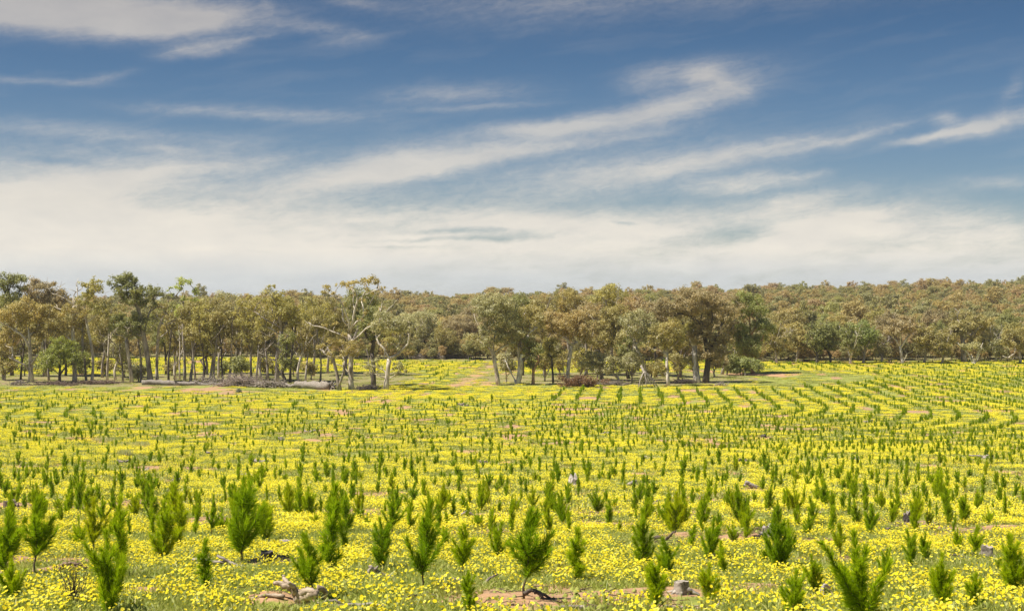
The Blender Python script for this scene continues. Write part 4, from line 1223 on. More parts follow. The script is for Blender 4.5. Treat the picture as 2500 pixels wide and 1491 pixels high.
# rust-brown dead leafy branch on the ground
X, Y, Z = ground_at(1415, 944)
rr_ = np.random.default_rng(21)
gw, gl = Geo(), Geo()
for k in range(26):
    e = np.array([rr_.normal(0.1, 1.5), rr_.normal(0, 0.7), 0.25 + 1.15 * rr_.random()])
    p_ = wiggle(rr_, (rr_.normal(0, 0.8), 0, 0.0), e, 6, 0.05)
    tube(gw, p_, np.linspace(0.05, 0.012, 6), 4)
    for q_ in p_[2:]:
        nl_ = 60
        o_ = rr_.normal(0, 0.24, (nl_, 3))
        pp_ = q_ + o_; pp_[:, 2] = np.abs(pp_[:, 2])
        leaves(gl, pp_, rr_.normal(0, 1, (nl_, 3)) + np.array([0, 0, 0.5]), np.full(nl_, 0.12), np.full(nl_, 0.06), rr_, np.clip(rr_.normal(0.5, 0.25, nl_), 0, 1))
root = empty('fallen_branch', (X, Y, Z))
link('branch', gw.mesh('branch', [M_DEAD], True), root, color=(0.30, 0.22, 0.16))
link('dead_leaves', gl.mesh('dead_leaves', [M_LEAF]), root, color=(0.065, 0.036, 0.017))
tag(root, 'fallen branch with rust-brown dead leaves in front of the tree island', 'branch')

# ------------------------------------------------------------------ stumps, sticks and roots in the plantation


def stump_parts(r, rad, h, broken=0.25, roots=5):
    side, top = Geo(), Geo()
    ns, nh = 18, 6
    th = np.arange(ns) / ns * 2 * np.pi
    lob = 1 + 0.10 * np.sin(th * 3 + r.random() * 6) + 0.07 * np.sin(th * 5 + r.random() * 6) + 0.05 * r.normal(0, 1, ns)
    rim = h * (1 + broken * (np.sin(th + r.random() * 6) * 0.5 + 0.35 * r.normal(0, 1, ns)))
    rings = []
    for k in range(nh):
        t = k / (nh - 1)
        rk = rad * lob * (1 + 0.45 * (1 - t) ** 2.5) * (1 + 0.03 * r.normal(0, 1, ns))
        rings.append(np.stack([np.cos(th) * rk, np.sin(th) * rk, -0.12 + (rim + 0.12) * t], -1))
    vv = np.concatenate(rings)
    i = np.arange(nh - 1)[:, None] * ns; j = np.arange(ns)[None]; k2 = (j + 1) % ns
    side.add(vv, np.stack([i + j, i + k2, i + ns + k2, i + ns + j], -1).reshape(-1, 4))
    for _ in range(roots):
        a = r.random() * 6.28
        d = np.array([math.cos(a), math.sin(a), 0])
        p0 = d * rad * 0.8 + np.array([0, 0, h * 0.25]); p1 = d * rad * (1.9 + 1.2 * r.random()) + np.array([0, 0, -0.06])
        tube(side, wiggle(r, p0, p1, 5, 0.05), np.linspace(rad * 0.32, rad * 0.06, 5), 6)
    inner = rings[-1] * np.array([0.55, 0.55, 1]) ; inner[:, 2] = rim * (0.90 + 0.06 * r.normal(0, 1, ns))
    cen = np.array([[0, 0, h * 0.88]])
    top.add(np.concatenate([rings[-1], inner, cen]), np.stack([np.arange(ns), (np.arange(ns) + 1) % ns, ns + (np.arange(ns) + 1) % ns, ns + np.arange(ns)], -1),
            np.stack([ns + np.arange(ns), ns + (np.arange(ns) + 1) % ns, np.full(ns, 2 * ns)], -1))
    return side, top


CLEAR = []


def place_stump(px, py, wpx, hpx, label, color=(0.40, 0.36, 0.32), seed=0, broken=0.2, topc=None):
    r_ = np.random.default_rng(700 + seed)
    X, Y, Z = ground_at(px, py)
    s = Y / F
    CLEAR.append((X, Y - 0.3, wpx * s * 0.5 + 0.35))
    side, top = stump_parts(r_, wpx * s * 0.45, hpx * s, broken)
    root = empty('tree_stump', (X, Y, Z), r_.random() * 6.28)
    link('bark', side.mesh('bark', [M_DEAD], True), root, color=color)
    link('cut_top', top.mesh('cut_top', [M_DEAD]), root, color=topc or tuple(min(0.6, c_ * 1.35) for c_ in color))
    tag(root, label, 'stump', 'old stumps between the seedlings')


place_stump(650, 1372, 32, 27, 'black charred square stump behind the fallen stick', (0.055, 0.05, 0.046), 1, 0.12, (0.12, 0.11, 0.10))
place_stump(696, 1334, 28, 16, 'small pale sawn stump up-slope of the charred stump', (0.42, 0.38, 0.34), 2, 0.08)
place_stump(1663, 1448, 40, 30, 'round light-grey sawn stump in the foreground, right of centre', (0.44, 0.40, 0.35), 3, 0.08)
place_stump(2410, 1358, 32, 26, 'grey leaning stump near the right picture edge', (0.34, 0.30, 0.265), 4, 0.2)
place_stump(2218, 1272, 24, 24, 'dark burnt stump with pale tip, right side mid field', (0.06, 0.05, 0.045), 5, 0.4, (0.40, 0.36, 0.32))
place_stump(1745, 1367, 22, 16, 'low black stump behind the two columnar seedlings', (0.06, 0.052, 0.046), 6, 0.3)
place_stump(1878, 1308, 36, 24, 'broad grey split stump on an orange soil mound', (0.42, 0.38, 0.34), 7, 0.45)
place_stump(335, 1240, 26, 15, 'brown weathered stump on a soil mound, left side', (0.26, 0.19, 0.14), 8, 0.5)
place_stump(28, 1242, 40, 18, 'broken dark stump by the left picture edge', (0.20, 0.15, 0.12), 9, 0.5)
place_stump(2064, 1305, 14, 12, 'small grey stump left of the right-hand seedling row', (0.32, 0.29, 0.26), 10, 0.2)
place_stump(2168, 1298, 12, 10, 'tiny dark stump right of the burnt stump row', (0.18, 0.15, 0.13), 11, 0.2)
place_stump(1998, 1262, 12, 12, 'tiny pale stump in the mid field, right of centre', (0.42, 0.38, 0.34), 12, 0.2)
place_stump(1400, 1188, 26, 22, 'pale splintered stump in the mid field, centre', (0.44, 0.40, 0.36), 13, 0.8)
place_stump(1864, 1068, 14, 7, 'dark low stump far out in the right field', (0.10, 0.085, 0.075), 14, 0.3)


def place_roots(px, py, label, build, color=(0.46, 0.40, 0.33), name='dead_root'):
    X, Y, Z = ground_at(px, py)
    g = Geo()
    CLEAR.append((X, Y - 0.25, 0.45))
    build(g, Y / F)
    for vv in g.v:
        for q_ in vv[::9]:
            CLEAR.append((X + q_[0], Y + q_[1] - 0.12, 0.20))
    o = link(name, g.mesh(name, [M_DEAD], True), None, (X, Y, Z + 0.035), color)
    tag(o, label, 'dead wood', 'dead wood lying between the seedlings')


r = np.random.default_rng(17)


def arms(specs, base=(0, 0, 0)):
    """specs in photo pixels relative to the base: list of (points, r0 px, r1 px)"""
    def f(g, s):
        for pts, a, b in specs:
            dy = r.normal(0, 0.10)
            kp = np.array([[p[0] * s, (p[2] * s if len(p) > 2 else dy * i / max(1, len(pts) - 1)), -p[1] * s] for i, p in enumerate(pts)])
            out = []
            for u_, v_ in zip(kp[:-1], kp[1:]):
                for k in range(4):
                    out.append(u_ + (v_ - u_) * k / 4)
            out.append(kp[-1]); out = np.array(out)
            for _ in range(2):
                out[1:-1] = (out[:-2] + 2 * out[1:-1] + out[2:]) / 4
            out[1:-1] += r.normal(0, 1.0 * s, (len(out) - 2, 3))
            tube(g, out, np.linspace(a, b, len(out)) * s, 9, wob=0.18, r=r)
    return f


place_roots(730, 1470, 'pale forked driftwood-like root rising from an orange soil mound in the foreground',
            arms([([(0, 6), (-6, -14), (-24, -28), (-52, -38), (-66, -36)], 13, 4), ([(-2, 0), (8, -20), (30, -28), (46, -26)], 13, 7), ([(-8, -14), (-10, -32), (-22, -48)], 9, 4), ([(44, -28), (58, -26), (66, -12), (60, 0)], 8, 4),
                  ([(-20, -30), (-38, -46), (-46, -50)], 7, 3), ([(0, 4), (14, -10), (34, -18), (52, -24)], 15, 9), ([(-36, -6), (-70, -12), (-110, -2), (-130, 8)], 6, 3), ([(20, 6), (50, 14), (80, 10)], 5, 2)]), (0.52, 0.42, 0.32))
place_roots(560, 1388, 'long grey stick lying behind a seedling in the left foreground', arms([([(-90, -18), (-40, -14), (10, -6), (50, 6), (72, 12)], 4, 6), ([(-30, -28), (0, -16), (20, -8)], 3, 4), ([(30, 4), (10, 14), (0, 18)], 3, 1.5), ([(50, 6), (44, 18), (38, 24)], 4, 2)]), (0.42, 0.37, 0.33))
place_roots(175, 1405, 'twisted brown roots on a soil mound in the left foreground', arms([([(-38, 14), (-28, -12), (-8, -24), (18, -22), (36, -10)], 6, 4), ([(-30, -8), (-14, -28), (6, -30)], 5, 3), ([(10, -18), (24, -8), (30, 8)], 5, 3), ([(-10, -22), (-2, -8), (8, 2)], 4, 3), ([(-34, 0), (-44, 8), (-46, 20)], 4, 2)]), (0.30, 0.21, 0.145))
place_roots(925, 1412, 'short pale root with knobbed end, left of centre foreground', arms([([(-22, -22), (-14, -18), (2, -8), (22, 0), (40, 4)], 6, 3), ([(-20, -22), (-26, -12), (-22, -4)], 4, 3), ([(-10, -16), (-2, -26)], 4, 2)]), (0.46, 0.40, 0.34))
place_roots(1185, 1430, 'two grey sticks lying crossed in the centre foreground', arms([([(-80, -12), (-50, -8), (-30, 0)], 4, 2.5), ([(-10, 0), (14, -14), (30, -22)], 4, 2), ([(-20, 2), (10, 6), (60, 12)], 3, 1.5)]), (0.34, 0.29, 0.255))
place_roots(1310, 1462, 'dark forked root at the foot of the broad candelabra seedling', arms([([(-30, -6), (-10, -14), (12, -6), (34, 8)], 6, 3), ([(-4, -14), (10, -2), (20, 8)], 5, 3)]), (0.20, 0.165, 0.14))
place_roots(2022, 1470, 'pale arched root like a bent pipe in the right foreground', arms([([(-14, 2), (-12, -18), (-6, -28), (4, -28), (16, -18)], 5, 3), ([(-20, 4), (0, -4), (18, 2)], 8, 5), ([(8, 0), (24, -6), (32, 4)], 5, 3)]), (0.52, 0.48, 0.43))
place_roots(1690, 1456, 'short pale splinter beside the round light-grey stump', arms([([(-10, -14), (4, -6), (16, 2)], 5, 3)]), (0.46, 0.42, 0.38))
place_roots(1636, 1318, 'dark stick standing aslant beside a soil mound', arms([([(-14, 6), (0, -10), (12, -22)], 4, 2), ([(-40, 0), (-30, -8), (-18, 2)], 5, 3)]), (0.16, 0.12, 0.10))
place_roots(2340, 1362, 'thin dark sticks left of the grey leaning stump', arms([([(-24, -4), (0, -4), (30, 4)], 3, 2), ([(-10, 2), (10, 2), (20, 8)], 2.5, 1.5)]), (0.26, 0.22, 0.19))
place_roots(1836, 1192, 'grey log tipped on its side in the right mid field', arms([([(-16, -14), (-2, -6), (12, 2)], 5, 6), ([(-20, -8), (-8, -14)], 3, 1.5)]), (0.42, 0.38, 0.34))
place_roots(2282, 1214, 'dark root with pale tip in the right mid field', arms([([(-12, 2), (2, -6), (12, -10)], 5, 2), ([(-2, 0), (10, 0)], 4, 2)]), (0.26, 0.22, 0.19))
place_roots(1548, 1186, 'pale knotted root in the centre mid field', arms([([(-14, 0), (-4, -8), (10, -2)], 5, 3), ([(0, -4), (6, -12)], 3, 1.5)]), (0.44, 0.39, 0.35))
place_roots(1140, 1262, 'pale knobbly root on bare soil, centre of the mid field', arms([([(-14, 0), (-4, -9), (8, -4), (16, 2)], 5, 3), ([(-6, -6), (2, -14)], 3, 1.5)]), (0.42, 0.36, 0.31))
place_roots(1425, 1490, 'grey half-buried root at the bottom edge, centre', arms([([(-60, 0), (-20, -6), (30, -2), (70, 6)], 5, 3)]), (0.40, 0.34, 0.29))
place_roots(880, 1482, 'long low grey branch at the bottom edge, left of centre', arms([([(-70, 4), (-20, 0), (40, -4), (70, 4)], 5, 3), ([(-90, -4), (-70, -10), (-40, -2)], 5, 3)]), (0.42, 0.38, 0.34))
place_roots(1690, 1486, 'scatter of thin grey twigs at the bottom edge, right of centre', arms([([(-70, -2), (-20, 4), (40, 4)], 3, 1.5), ([(-50, 8), (0, -2), (30, 2)], 2.5, 1.5), ([(60, 4), (66, -14)], 3, 1), ([(72, 4), (80, -8)], 2.5, 1)]), (0.44, 0.38, 0.33))

mid_rocks = [(310, 1115), (290, 1130), (355, 1150), (430, 1172), (548, 1070), (635, 1128), (690, 1075), (755, 1055), (530, 1110), (1010, 1080), (1190, 1130), (1480, 1060), (1590, 1120), (1810, 1126), (2090, 1122), (2115, 1032), (2400, 1118), (1130, 990), (600, 1160), (1830, 1225), (2470, 1220), (740, 1248), (190, 1252), (2240, 1240), (1600, 1232)]
mid_rocks.sort()
for k, (px, py) in enumerate(mid_rocks):
    r_ = np.random.default_rng(900 + k)
    X, Y, Z = ground_at(px, py)
    g = Geo()
    s = Y / F
    w_ = 8 + 7 * r_.random()
    CLEAR.append((X, Y - 0.5, 0.8))
    for _ in range(4):
        p0 = np.array([r_.normal(0, w_ * 0.4) * s, r_.normal(0, 0.1), 0.0]); p1 = p0 + np.array([r_.normal(0, w_) * s, r_.normal(0, 0.3), (2 + 6 * r_.random()) * s])
        tube(g, wiggle(r_, p0, p1, 5, 0.06), np.linspace(3.6, 1.8, 5) * s * (0.7 + 0.6 * r_.random()), 7, wob=0.25, r=r_)
    o = link('wood_chunk', g.mesh('wood_chunk', [M_DEAD], True), None, (X, Y, Z), [(0.44, 0.40, 0.36), (0.34, 0.29, 0.25), (0.20, 0.165, 0.14), (0.48, 0.43, 0.38)][k % 4])
    tag(o, 'small chunk of weathered wood, %s from the left in the mid field' % nth(k + 1), 'dead wood', 'chunks of weathered wood in the mid field')

# ------------------------------------------------------------------ pine seedlings


def shoot(g, gs, r, p0, d, L, nd, nlen, w, r0, curve=0.25, bare=0.0):
    """a shoot with its brush of needles"""
    n = 8
    t = np.linspace(0, 1, n)[:, None]
    up = np.array([0, 0, 1.0])
    d = d / np.linalg.norm(d)
    pts = p0 + (d * t + up * curve * t * t) * L / np.linalg.norm(d + up * curve)
    pts[1:] += r.normal(0, 0.012 * L, (n - 1, 3))
    tube(gs, pts, np.linspace(r0, r0 * 0.3, n), 5)
    m = max(6, int(nd * L))
    tt = bare + (1 - bare) * r.random(m) ** 0.85
    i = np.minimum((tt * (n - 1)).astype(int), n - 2); f = (tt * (n - 1) - i)[:, None]
    b = pts[i] * (1 - f) + pts[i + 1] * f
    ax = pts[i + 1] - pts[i]; ax /= np.linalg.norm(ax, axis=1)[:, None]
    rad = r.normal(0, 1, (m, 3)); rad -= (rad * ax).sum(1)[:, None] * ax; rad /= np.linalg.norm(rad, axis=1)[:, None]
    sp = (0.45 + 0.75 * r.random(m))[:, None] * (1.15 - 0.55 * tt[:, None])
    dr = ax * (0.85 + 0.25 * tt[:, None]) + rad * sp; dr /= np.linalg.norm(dr, axis=1)[:, None]
    ln = nlen * (0.65 + 0.5 * r.random(m)) * (1.0 - 0.25 * tt)
    tip = b + dr * ln[:, None] - np.array([0, 0, 1]) * (0.12 * ln * (1 - tt))[:, None]
    sd = np.cross(dr, r.normal(0, 1, (m, 3))); sd /= np.linalg.norm(sd, axis=1)[:, None]
    v = np.stack([b - sd * w / 2, b + sd * w / 2, tip], 1).reshape(-1, 3)
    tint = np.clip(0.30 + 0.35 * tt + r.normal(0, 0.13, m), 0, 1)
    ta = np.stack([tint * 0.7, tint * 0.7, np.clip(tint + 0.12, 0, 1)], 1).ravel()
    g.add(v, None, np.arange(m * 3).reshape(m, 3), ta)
    return pts


def seedling(kind, seed, nd=760, w=0.0085, nlen=0.165):
    """unit height about 1 m"""
    r = np.random.default_rng(seed)
    g, gs = Geo(), Geo()
    bare = {0: 0.08, 1: 0.26, 2: 0.04, 3: 0.12, 4: 0.05, 5: 0.14, 6: 0.20, 7: 0.10}[kind]
    lead = shoot(g, gs, r, np.array([0, 0, -0.04]), np.array([r.normal(0, 0.05), r.normal(0, 0.05), 1]), 1.02, nd * (1.0 if kind != 4 else 0.6), nlen, w, 0.013, 0.0, bare)
    if kind == 4:
        lead = lead * np.array([1, 1, 0.75])
    def at(h):
        k = min(6, max(0, int(h * 7)))
        return lead[k] + (lead[k + 1] - lead[k]) * (h * 7 - k)
    spec = []
    if kind == 0:      # columnar
        for h in np.linspace(0.08, 0.72, 17):
            spec.append((h + r.normal(0, 0.02), r.random() * 6.28, 0.20 + 0.10 * r.random(), 1.3))
    elif kind == 1:    # candelabra on a bare stem
        for h in np.linspace(0.24, 0.54, 12):
            spec.append((h, r.random() * 6.28, 0.20 + 0.20 * r.random(), 0.9))
        for h in np.linspace(0.56, 0.80, 5):
            spec.append((h, r.random() * 6.28, 0.16, 1.4))
    elif kind == 2:    # many leaders from the foot
        for k in range(6):
            spec.append((0.05 + 0.05 * k, k * 1.05 + r.random(), 0.42 + 0.25 * r.random(), 1.7))
        for k in range(14):
            spec.append((0.06 + 0.045 * k, r.random() * 6.28, 0.18 + 0.14 * r.random(), 1.0))
    elif kind == 3:    # slim
        for h in np.linspace(0.12, 0.66, 11):
            spec.append((h, r.random() * 6.28, 0.14 + 0.06 * r.random(), 1.6))
    elif kind == 4:    # low round
        for k in range(18):
            spec.append((0.06 + 0.03 * k, r.random() * 6.28, 0.28 + 0.12 * r.random(), 0.9))
    elif kind == 5:    # two tiers
        for k in range(14):
            spec.append((0.12 + 0.018 * k, k * 0.9 + r.random() * 0.4, 0.30 + 0.08 * r.random(), 1.1))
        for k in range(10):
            spec.append((0.46 + 0.03 * k, k * 1.3, 0.15 + 0.08 * r.random(), 1.2))
    elif kind == 6:    # forked Y
        for k in range(3):
            spec.append((0.24 + 0.06 * k, k * 2.1 + r.random() * 0.5, 0.50 - 0.05 * k, 1.1))
        for k in range(12):
            spec.append((0.24 + 0.045 * k, r.random() * 6.28, 0.12 + 0.1 * r.random(), 1.2))
    else:              # full egg
        for h in np.linspace(0.08, 0.66, 20):
            spec.append((h, r.random() * 6.28, 0.34 * (1 - 0.75 * abs(h - 0.3)) * (0.85 + 0.3 * r.random()), 1.15))
    for (h, a, L, upw) in spec:
        d = np.array([math.cos(a), math.sin(a), upw * 0.8])
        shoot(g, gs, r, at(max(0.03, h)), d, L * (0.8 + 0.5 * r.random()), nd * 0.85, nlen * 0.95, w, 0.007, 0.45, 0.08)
    return gs, g


KIND_WORD = ['columnar', 'candelabra-shaped', 'many-stemmed', 'slim', 'low round', 'two-tiered', 'forked', 'egg-shaped']
HI = []
for k in range(8):
    for sd in (0, 1, 2):
        gs, g = seedling(k, 60 + k * 3 + sd)
        HI.append((gs.mesh('stem', [M_STEM], True), g.mesh('needles', [M_NEEDLE])))
LO = []
for k in range(8):
    gs, g = seedling(k, 160 + k, nd=260, w=0.024, nlen=0.15)
    base_n = g.n
    for vv, aa in zip(gs.v, gs.a):
        g.v.append(vv); g.a.append(aa)
    g.q += [qq + base_n for qq in gs.q]; g.qm += [np.full(len(qq), 1) for qq in gs.q]
    g.t += [qq + base_n for qq in gs.t]; g.tm += [np.full(len(qq), 1) for qq in gs.t]
    g.n += gs.n
    LO.append(g.mesh('far_seedling', [M_NEEDLE, M_STEM]))

PINES = []      # all taken positions


def place_pine(x, y, h, kind, wide, label, group, r):
    z = float(hgt(x, y))
    root = empty('pine_seedling', (x, y, z), r.random() * 6.28, (h * wide, h * wide, h))
    root.rotation_euler = (r.normal(0, 0.07), r.normal(0, 0.07), r.random() * 6.28)
    st, nd = HI[kind * 3 + int(r.integers(0, 3))]
    link('stem', st, root)
    link('needles', nd, root)
    tag(root, label, 'pine seedling', group)
    PINES.append((x, y))


# foreground plants as measured: x, foot, top, kind, width factor, what is near it
hand = [
    (14, 1405, 1236, 7, 1.15, 'at the left picture edge, higher of two there'), (32, 1475, 1350, 2, 1.2, 'at the left picture edge, lower of two there'), (87, 1400, 1212, 1, 1.1, 'on a long bare stem near the left edge'),
    (230, 1352, 1216, 6, 1.0, 'behind the bushy many-stemmed one, left'), (196, 1338, 1255, 4, 1.0, 'left of the forked one, left foreground'), (293, 1410, 1206, 3, 1.0, 'thin leader rising behind the bushy many-stemmed one, left'),
    (268, 1500, 1290, 2, 1.05, 'largest at the bottom left, cut by the lower edge'), (393, 1372, 1218, 0, 1.15, 'standing alone left of the grey stick'), (437, 1338, 1206, 3, 1.5, 'right behind the lone columnar one, left'),
    (503, 1446, 1312, 3, 1.4, 'in front of the long grey stick'), (592, 1374, 1157, 5, 1.0, 'tallest, left of the black charred stump'), (648, 1322, 1220, 0, 1.3, 'close behind the black charred stump'), (540, 1300, 1232, 4, 1.2, 'left behind the tallest one'),
    (728, 1262, 1184, 0, 1.1, 'up-slope of the small pale sawn stump'), (806, 1404, 1167, 3, 1.25, 'tall and thin right of the small pale stump'), (770, 1462, 1295, 1, 1.15, 'over the driftwood-like root'), (826, 1372, 1330, 4, 1.3, 'at the foot of the tall thin one'), (843, 1346, 1250, 3, 1.3, 'just right of the tall thin one'),
    (472, 1262, 1232, 3, 1.4, 'tiny, above the lone columnar one'), (505, 1270, 1245, 3, 1.5, 'tiny, left of the two-tiered tallest one'), (372, 1243, 1158, 0, 1.0, 'in the second rank, left'), (930, 1393, 1262, 0, 1.1, 'left of the candelabra in the centre'), (958, 1306, 1208, 6, 1.2, 'behind the centre-left columnar one'),
    (1032, 1444, 1215, 6, 0.9, 'with three upswept arms, centre left'), (1130, 1412, 1278, 1, 1.0, 'right of the three-armed one'), (1211, 1376, 1270, 6, 1.1, 'left of the broad candelabra in the centre'), (1280, 1461, 1237, 1, 1.15, 'the broad candelabra in the centre foreground'),
    (1148, 1500, 1390, 0, 1.2, 'at the bottom edge below the three-armed one'), (1405, 1424, 1285, 3, 1.7, 'right of the broad candelabra'), (1088, 1336, 1283, 3, 1.7, 'small, behind the three-armed one'), (897, 1285, 1250, 4, 1.0, 'small and round, centre left'), (880, 1270, 1225, 4, 0.9, 'small, beside the small round one'),
    (1167, 1290, 1240, 4, 1.1, 'bushy, up-slope centre'), (771, 1288, 1240, 4, 0.9, 'small, left of the tall thin one'), (1570, 1392, 1240, 0, 1.0, 'tall, right of centre'), (1633, 1291, 1222, 0, 1.3, 'beside the dark aslant stick'), (1598, 1490, 1350, 7, 1.1, 'left of the round light-grey stump'),
    (1642, 1422, 1305, 1, 1.0, 'above the round light-grey stump'), (1686, 1346, 1276, 3, 1.5, 'small slim, right of centre'), (1727, 1368, 1255, 7, 1.0, 'beside the low black stump'), (1727, 1480, 1370, 7, 1.2, 'right of the round light-grey stump'), (1766, 1404, 1318, 3, 1.4, 'right of the low black stump'),
    (1790, 1324, 1268, 4, 1.1, 'round, left of the split stump'), (1822, 1316, 1234, 0, 1.2, 'twin behind the round one'), (1868, 1376, 1318, 4, 1.1, 'round, left of the tall one below the split stump'), (1908, 1400, 1240, 5, 1.0, 'tall, right below the split stump'), (1930, 1352, 1265, 7, 0.9, 'right of the split stump'),
    (1935, 1512, 1386, 2, 1.2, 'at the bottom edge left of the arched root'), (1988, 1454, 1345, 7, 1.0, 'above the pale arched root'), (2050, 1358, 1272, 1, 0.9, 'left behind the biggest plume on the right'), (2108, 1535, 1290, 2, 1.15, 'largest plume, right of the arched root'), (2160, 1415, 1335, 2, 1.0, 'close behind the largest plume'),
    (2127, 1306, 1226, 7, 1.1, 'up-slope of the largest plume'), (2228, 1388, 1290, 0, 1.1, 'left of a pair, right side'), (2256, 1372, 1296, 7, 1.0, 'right of a pair, right side'), (2298, 1498, 1345, 7, 1.05, 'at the bottom edge, right'), (2340, 1352, 1288, 7, 1.0, 'above the thin dark sticks'),
    (2374, 1366, 1278, 1, 1.0, 'left of the grey leaning stump'), (2380, 1495, 1392, 0, 1.2, 'slender at the bottom right'), (2482, 1456, 1290, 5, 1.0, 'at the right picture edge'), (2430, 1302, 1272, 4, 1.2, 'small round, far right'), (2440, 1388, 1350, 4, 1.0, 'small, beside the right-edge one'),
    (1488, 1290, 1216, 3, 1.5, 'slim, behind the broad candelabra to the right'), (1515, 1306, 1268, 3, 1.6, 'small, right of centre'), (160, 1260, 1204, 3, 1.6, 'slim in the second rank near the left edge'), (142, 1248, 1200, 4, 0.9, 'round in the second rank near the left edge'), (28, 1226, 1180, 4, 1.0, 'round by the left picture edge'),
    (78, 1232, 1190, 7, 1.2, 'second from the left edge in the second rank'), (225, 1222, 1180, 7, 1.0, 'third in the second rank, left'), (240, 1222, 1180, 0, 1.0, 'fourth in the second rank, left'), (350, 1225, 1158, 0, 1.1, 'left partner of a pair in the second rank'), (420, 1215, 1165, 7, 1.1, 'sixth in the second rank, left'),
    (660, 1300, 1225, 0, 1.2, 'up-slope of the black charred stump'), (850, 1300, 1200, 0, 1.1, 'second rank, right of the tall thin one'), (1000, 1298, 1222, 6, 1.0, 'right partner behind the centre-left columnar one'), (1350, 1262, 1200, 7, 1.0, 'second rank, right behind the broad candelabra'),
]
r = np.random.default_rng(23)
for (px, fy, ty, kd, wf_, where) in hand:
    x, y, z = ground_at(px, fy)
    h = (fy - ty) * y / F / 1.04
    place_pine(x, y, h, kd, np.clip(wf_, 0.7, 1.6), '%s pine seedling, %s' % (KIND_WORD[kd], where), 'pine seedlings planted in rows', r)

# contour rows: straight beyond the bend, then swinging round to the left
RD = np.array(ROW_D); RN = np.array([RD[1], -RD[0]])
rows = []
for k in range(1, 70):
    s_ = k * ROW_GAP
    RC = np.array([ROW_C[0], ROW_C[1] - ROW_SHIFT * s_])
    # straight part to the right of the axis, going away
    for t in np.arange(0.6 * r.random(), 150, 0.60):
        rows.append(RC + RN * s_ + RD * t)
    for t in np.arange(r.random(), 150, 1.0):
        rows.append(RC - RN * s_ + RD * t)
    L_ = math.pi * s_
    for a in np.arange(r.random() / s_, math.pi, 0.58 / s_):
        rows.append(RC + s_ * (RN * math.cos(a) - RD * math.sin(a)))
rows = np.array(rows)
rows += r.normal(0, 0.11, rows.shape)
x, y = rows[:, 0], rows[:, 1]
wood, clear, track = zones(x, y)
ok = (np.abs(x) < 0.40 * y + 4) & (y > 37) & (wood < 0.25) & (clear < 0.35) & (track < 0.3)
ok &= ~((x < -14) & (y > 192) & (y < 250)) & ~((x < 6) & (x > -24) & (y > 183) & (y < 213)) & ~((x > -6) & (x < 42) & (y > 205) & (y < 250)) & (y < edge_far(x) - 1)
ok &= ~((x < -3) & (y > 250) & (x > -15 + (y - 250) * 0.1) & (y < 270) & (r.random(len(x)) < 0.6))
ok &= r.random(len(x)) < np.where((x > 2) & (y > 100) & (y < 235), 0.95, np.where((y > 85) & (fbm(x / 9, y / 9 + 40, 2) < 0.42), 0.36, 0.62))
x, y = x[ok], y[ok]
hp = np.array(PINES)
dmin = np.min((x[:, None] - hp[None, :, 0]) ** 2 + (y[:, None] - hp[None, :, 1]) ** 2, axis=1)
far_ok = dmin > 1.0
x, y = x[far_ok], y[far_ok]
o_ = np.argsort(y + np.where(np.abs(x) > 0.362 * y, 500, 0))
x, y = x[o_], y[o_]
hts = np.interp(y, [37, 60, 100, 150, 300], [0.80, 0.66, 0.56, 0.53, 0.53]) * np.clip(r.normal(1.0, 0.24, len(x)), 0.45, 1.7)
hts = np.where(r.random(len(x)) < 0.08, hts * 1.3, hts) * np.where(y > 240, 1.0, 1.0)
knd = r.choice([0, 0, 1, 3, 3, 3, 4, 5, 6, 7, 7], len(x))
nind = max(0, 300 - len(PINES))



RANKW = ['nearest', 'second', 'third', 'fourth', 'fifth', 'sixth']
nb_ = 6
rank_of = np.minimum((np.arange(nind) * nb_) // max(1, nind), nb_ - 1)
place_of = np.zeros(nind, int)
for b_ in range(nb_):
    ii = np.where(rank_of == b_)[0]
    place_of[ii[np.argsort(x[ii] / y[ii])]] = np.arange(1, len(ii) + 1)
for i in range(min(nind, len(x))):
    place_pine(x[i], y[i], hts[i], int(knd[i]), 0.68 + 0.4 * r.random(), '%s pine seedling, %s from the left in the %s rank behind the foreground' % (KIND_WORD[int(knd[i])], nth(int(place_of[i])), RANKW[rank_of[i]]), 'pine seedlings planted in rows', r)
x, y, hts, knd = x[nind:], y[nind:], hts[nind:], knd[nind:]
wsc = hts * (0.66 + 0.34 * r.random(len(x)))
far_pines = scatter('far_pine_seedlings', np.stack([x, y, hgt(x, y)], -1), np.stack([wsc, wsc, hts], -1), np.stack([r.normal(0, 0.05, len(x)), r.normal(0, 0.05, len(x)), r.random(len(x)) * 6.28], -1), LO, knd)
tag(far_pines, 'thousands of small green pine seedlings in curving rows across the far field', 'pine seedlings', kind='stuff')

# ------------------------------------------------------------------ flowers and grass


def blades(g, r, n, rad, h0, h1, w, m, lean=0.5, t0=0.2, t1=0.8):
    a = r.random(n) * 6.28; d = rad * np.sqrt(r.random(n))
    b = np.stack([np.cos(a) * d, np.sin(a) * d, np.full(n, -0.015)], -1)
    h = h0 + (h1 - h0) * r.random(n)
    ln = r.normal(0, lean, (n, 2)) * h[:, None]
    tip = b + np.stack([ln[:, 0], ln[:, 1], h], -1)
    sa = r.random(n) * 6.28
    sd = np.stack([np.cos(sa), np.sin(sa), 0 * sa], -1) * (w * (0.6 + 0.8 * r.random(n)))[:, None]
    midp = b * 0.45 + tip * 0.55 + np.stack([0 * h, 0 * h, 0.12 * h], -1)
    v = np.stack([b - sd * 0.6, b + sd * 0.6, midp + sd, tip, midp - sd], 1).reshape(-1, 3)
    i = np.arange(n)[:, None] * 5
    g.add(v, np.concatenate([i + 0, i + 1, i + 2, i + 4], 1), np.concatenate([i + 4, i + 2, i + 3], 1), np.repeat(t0 + (t1 - t0) * r.random(n), 5), m)


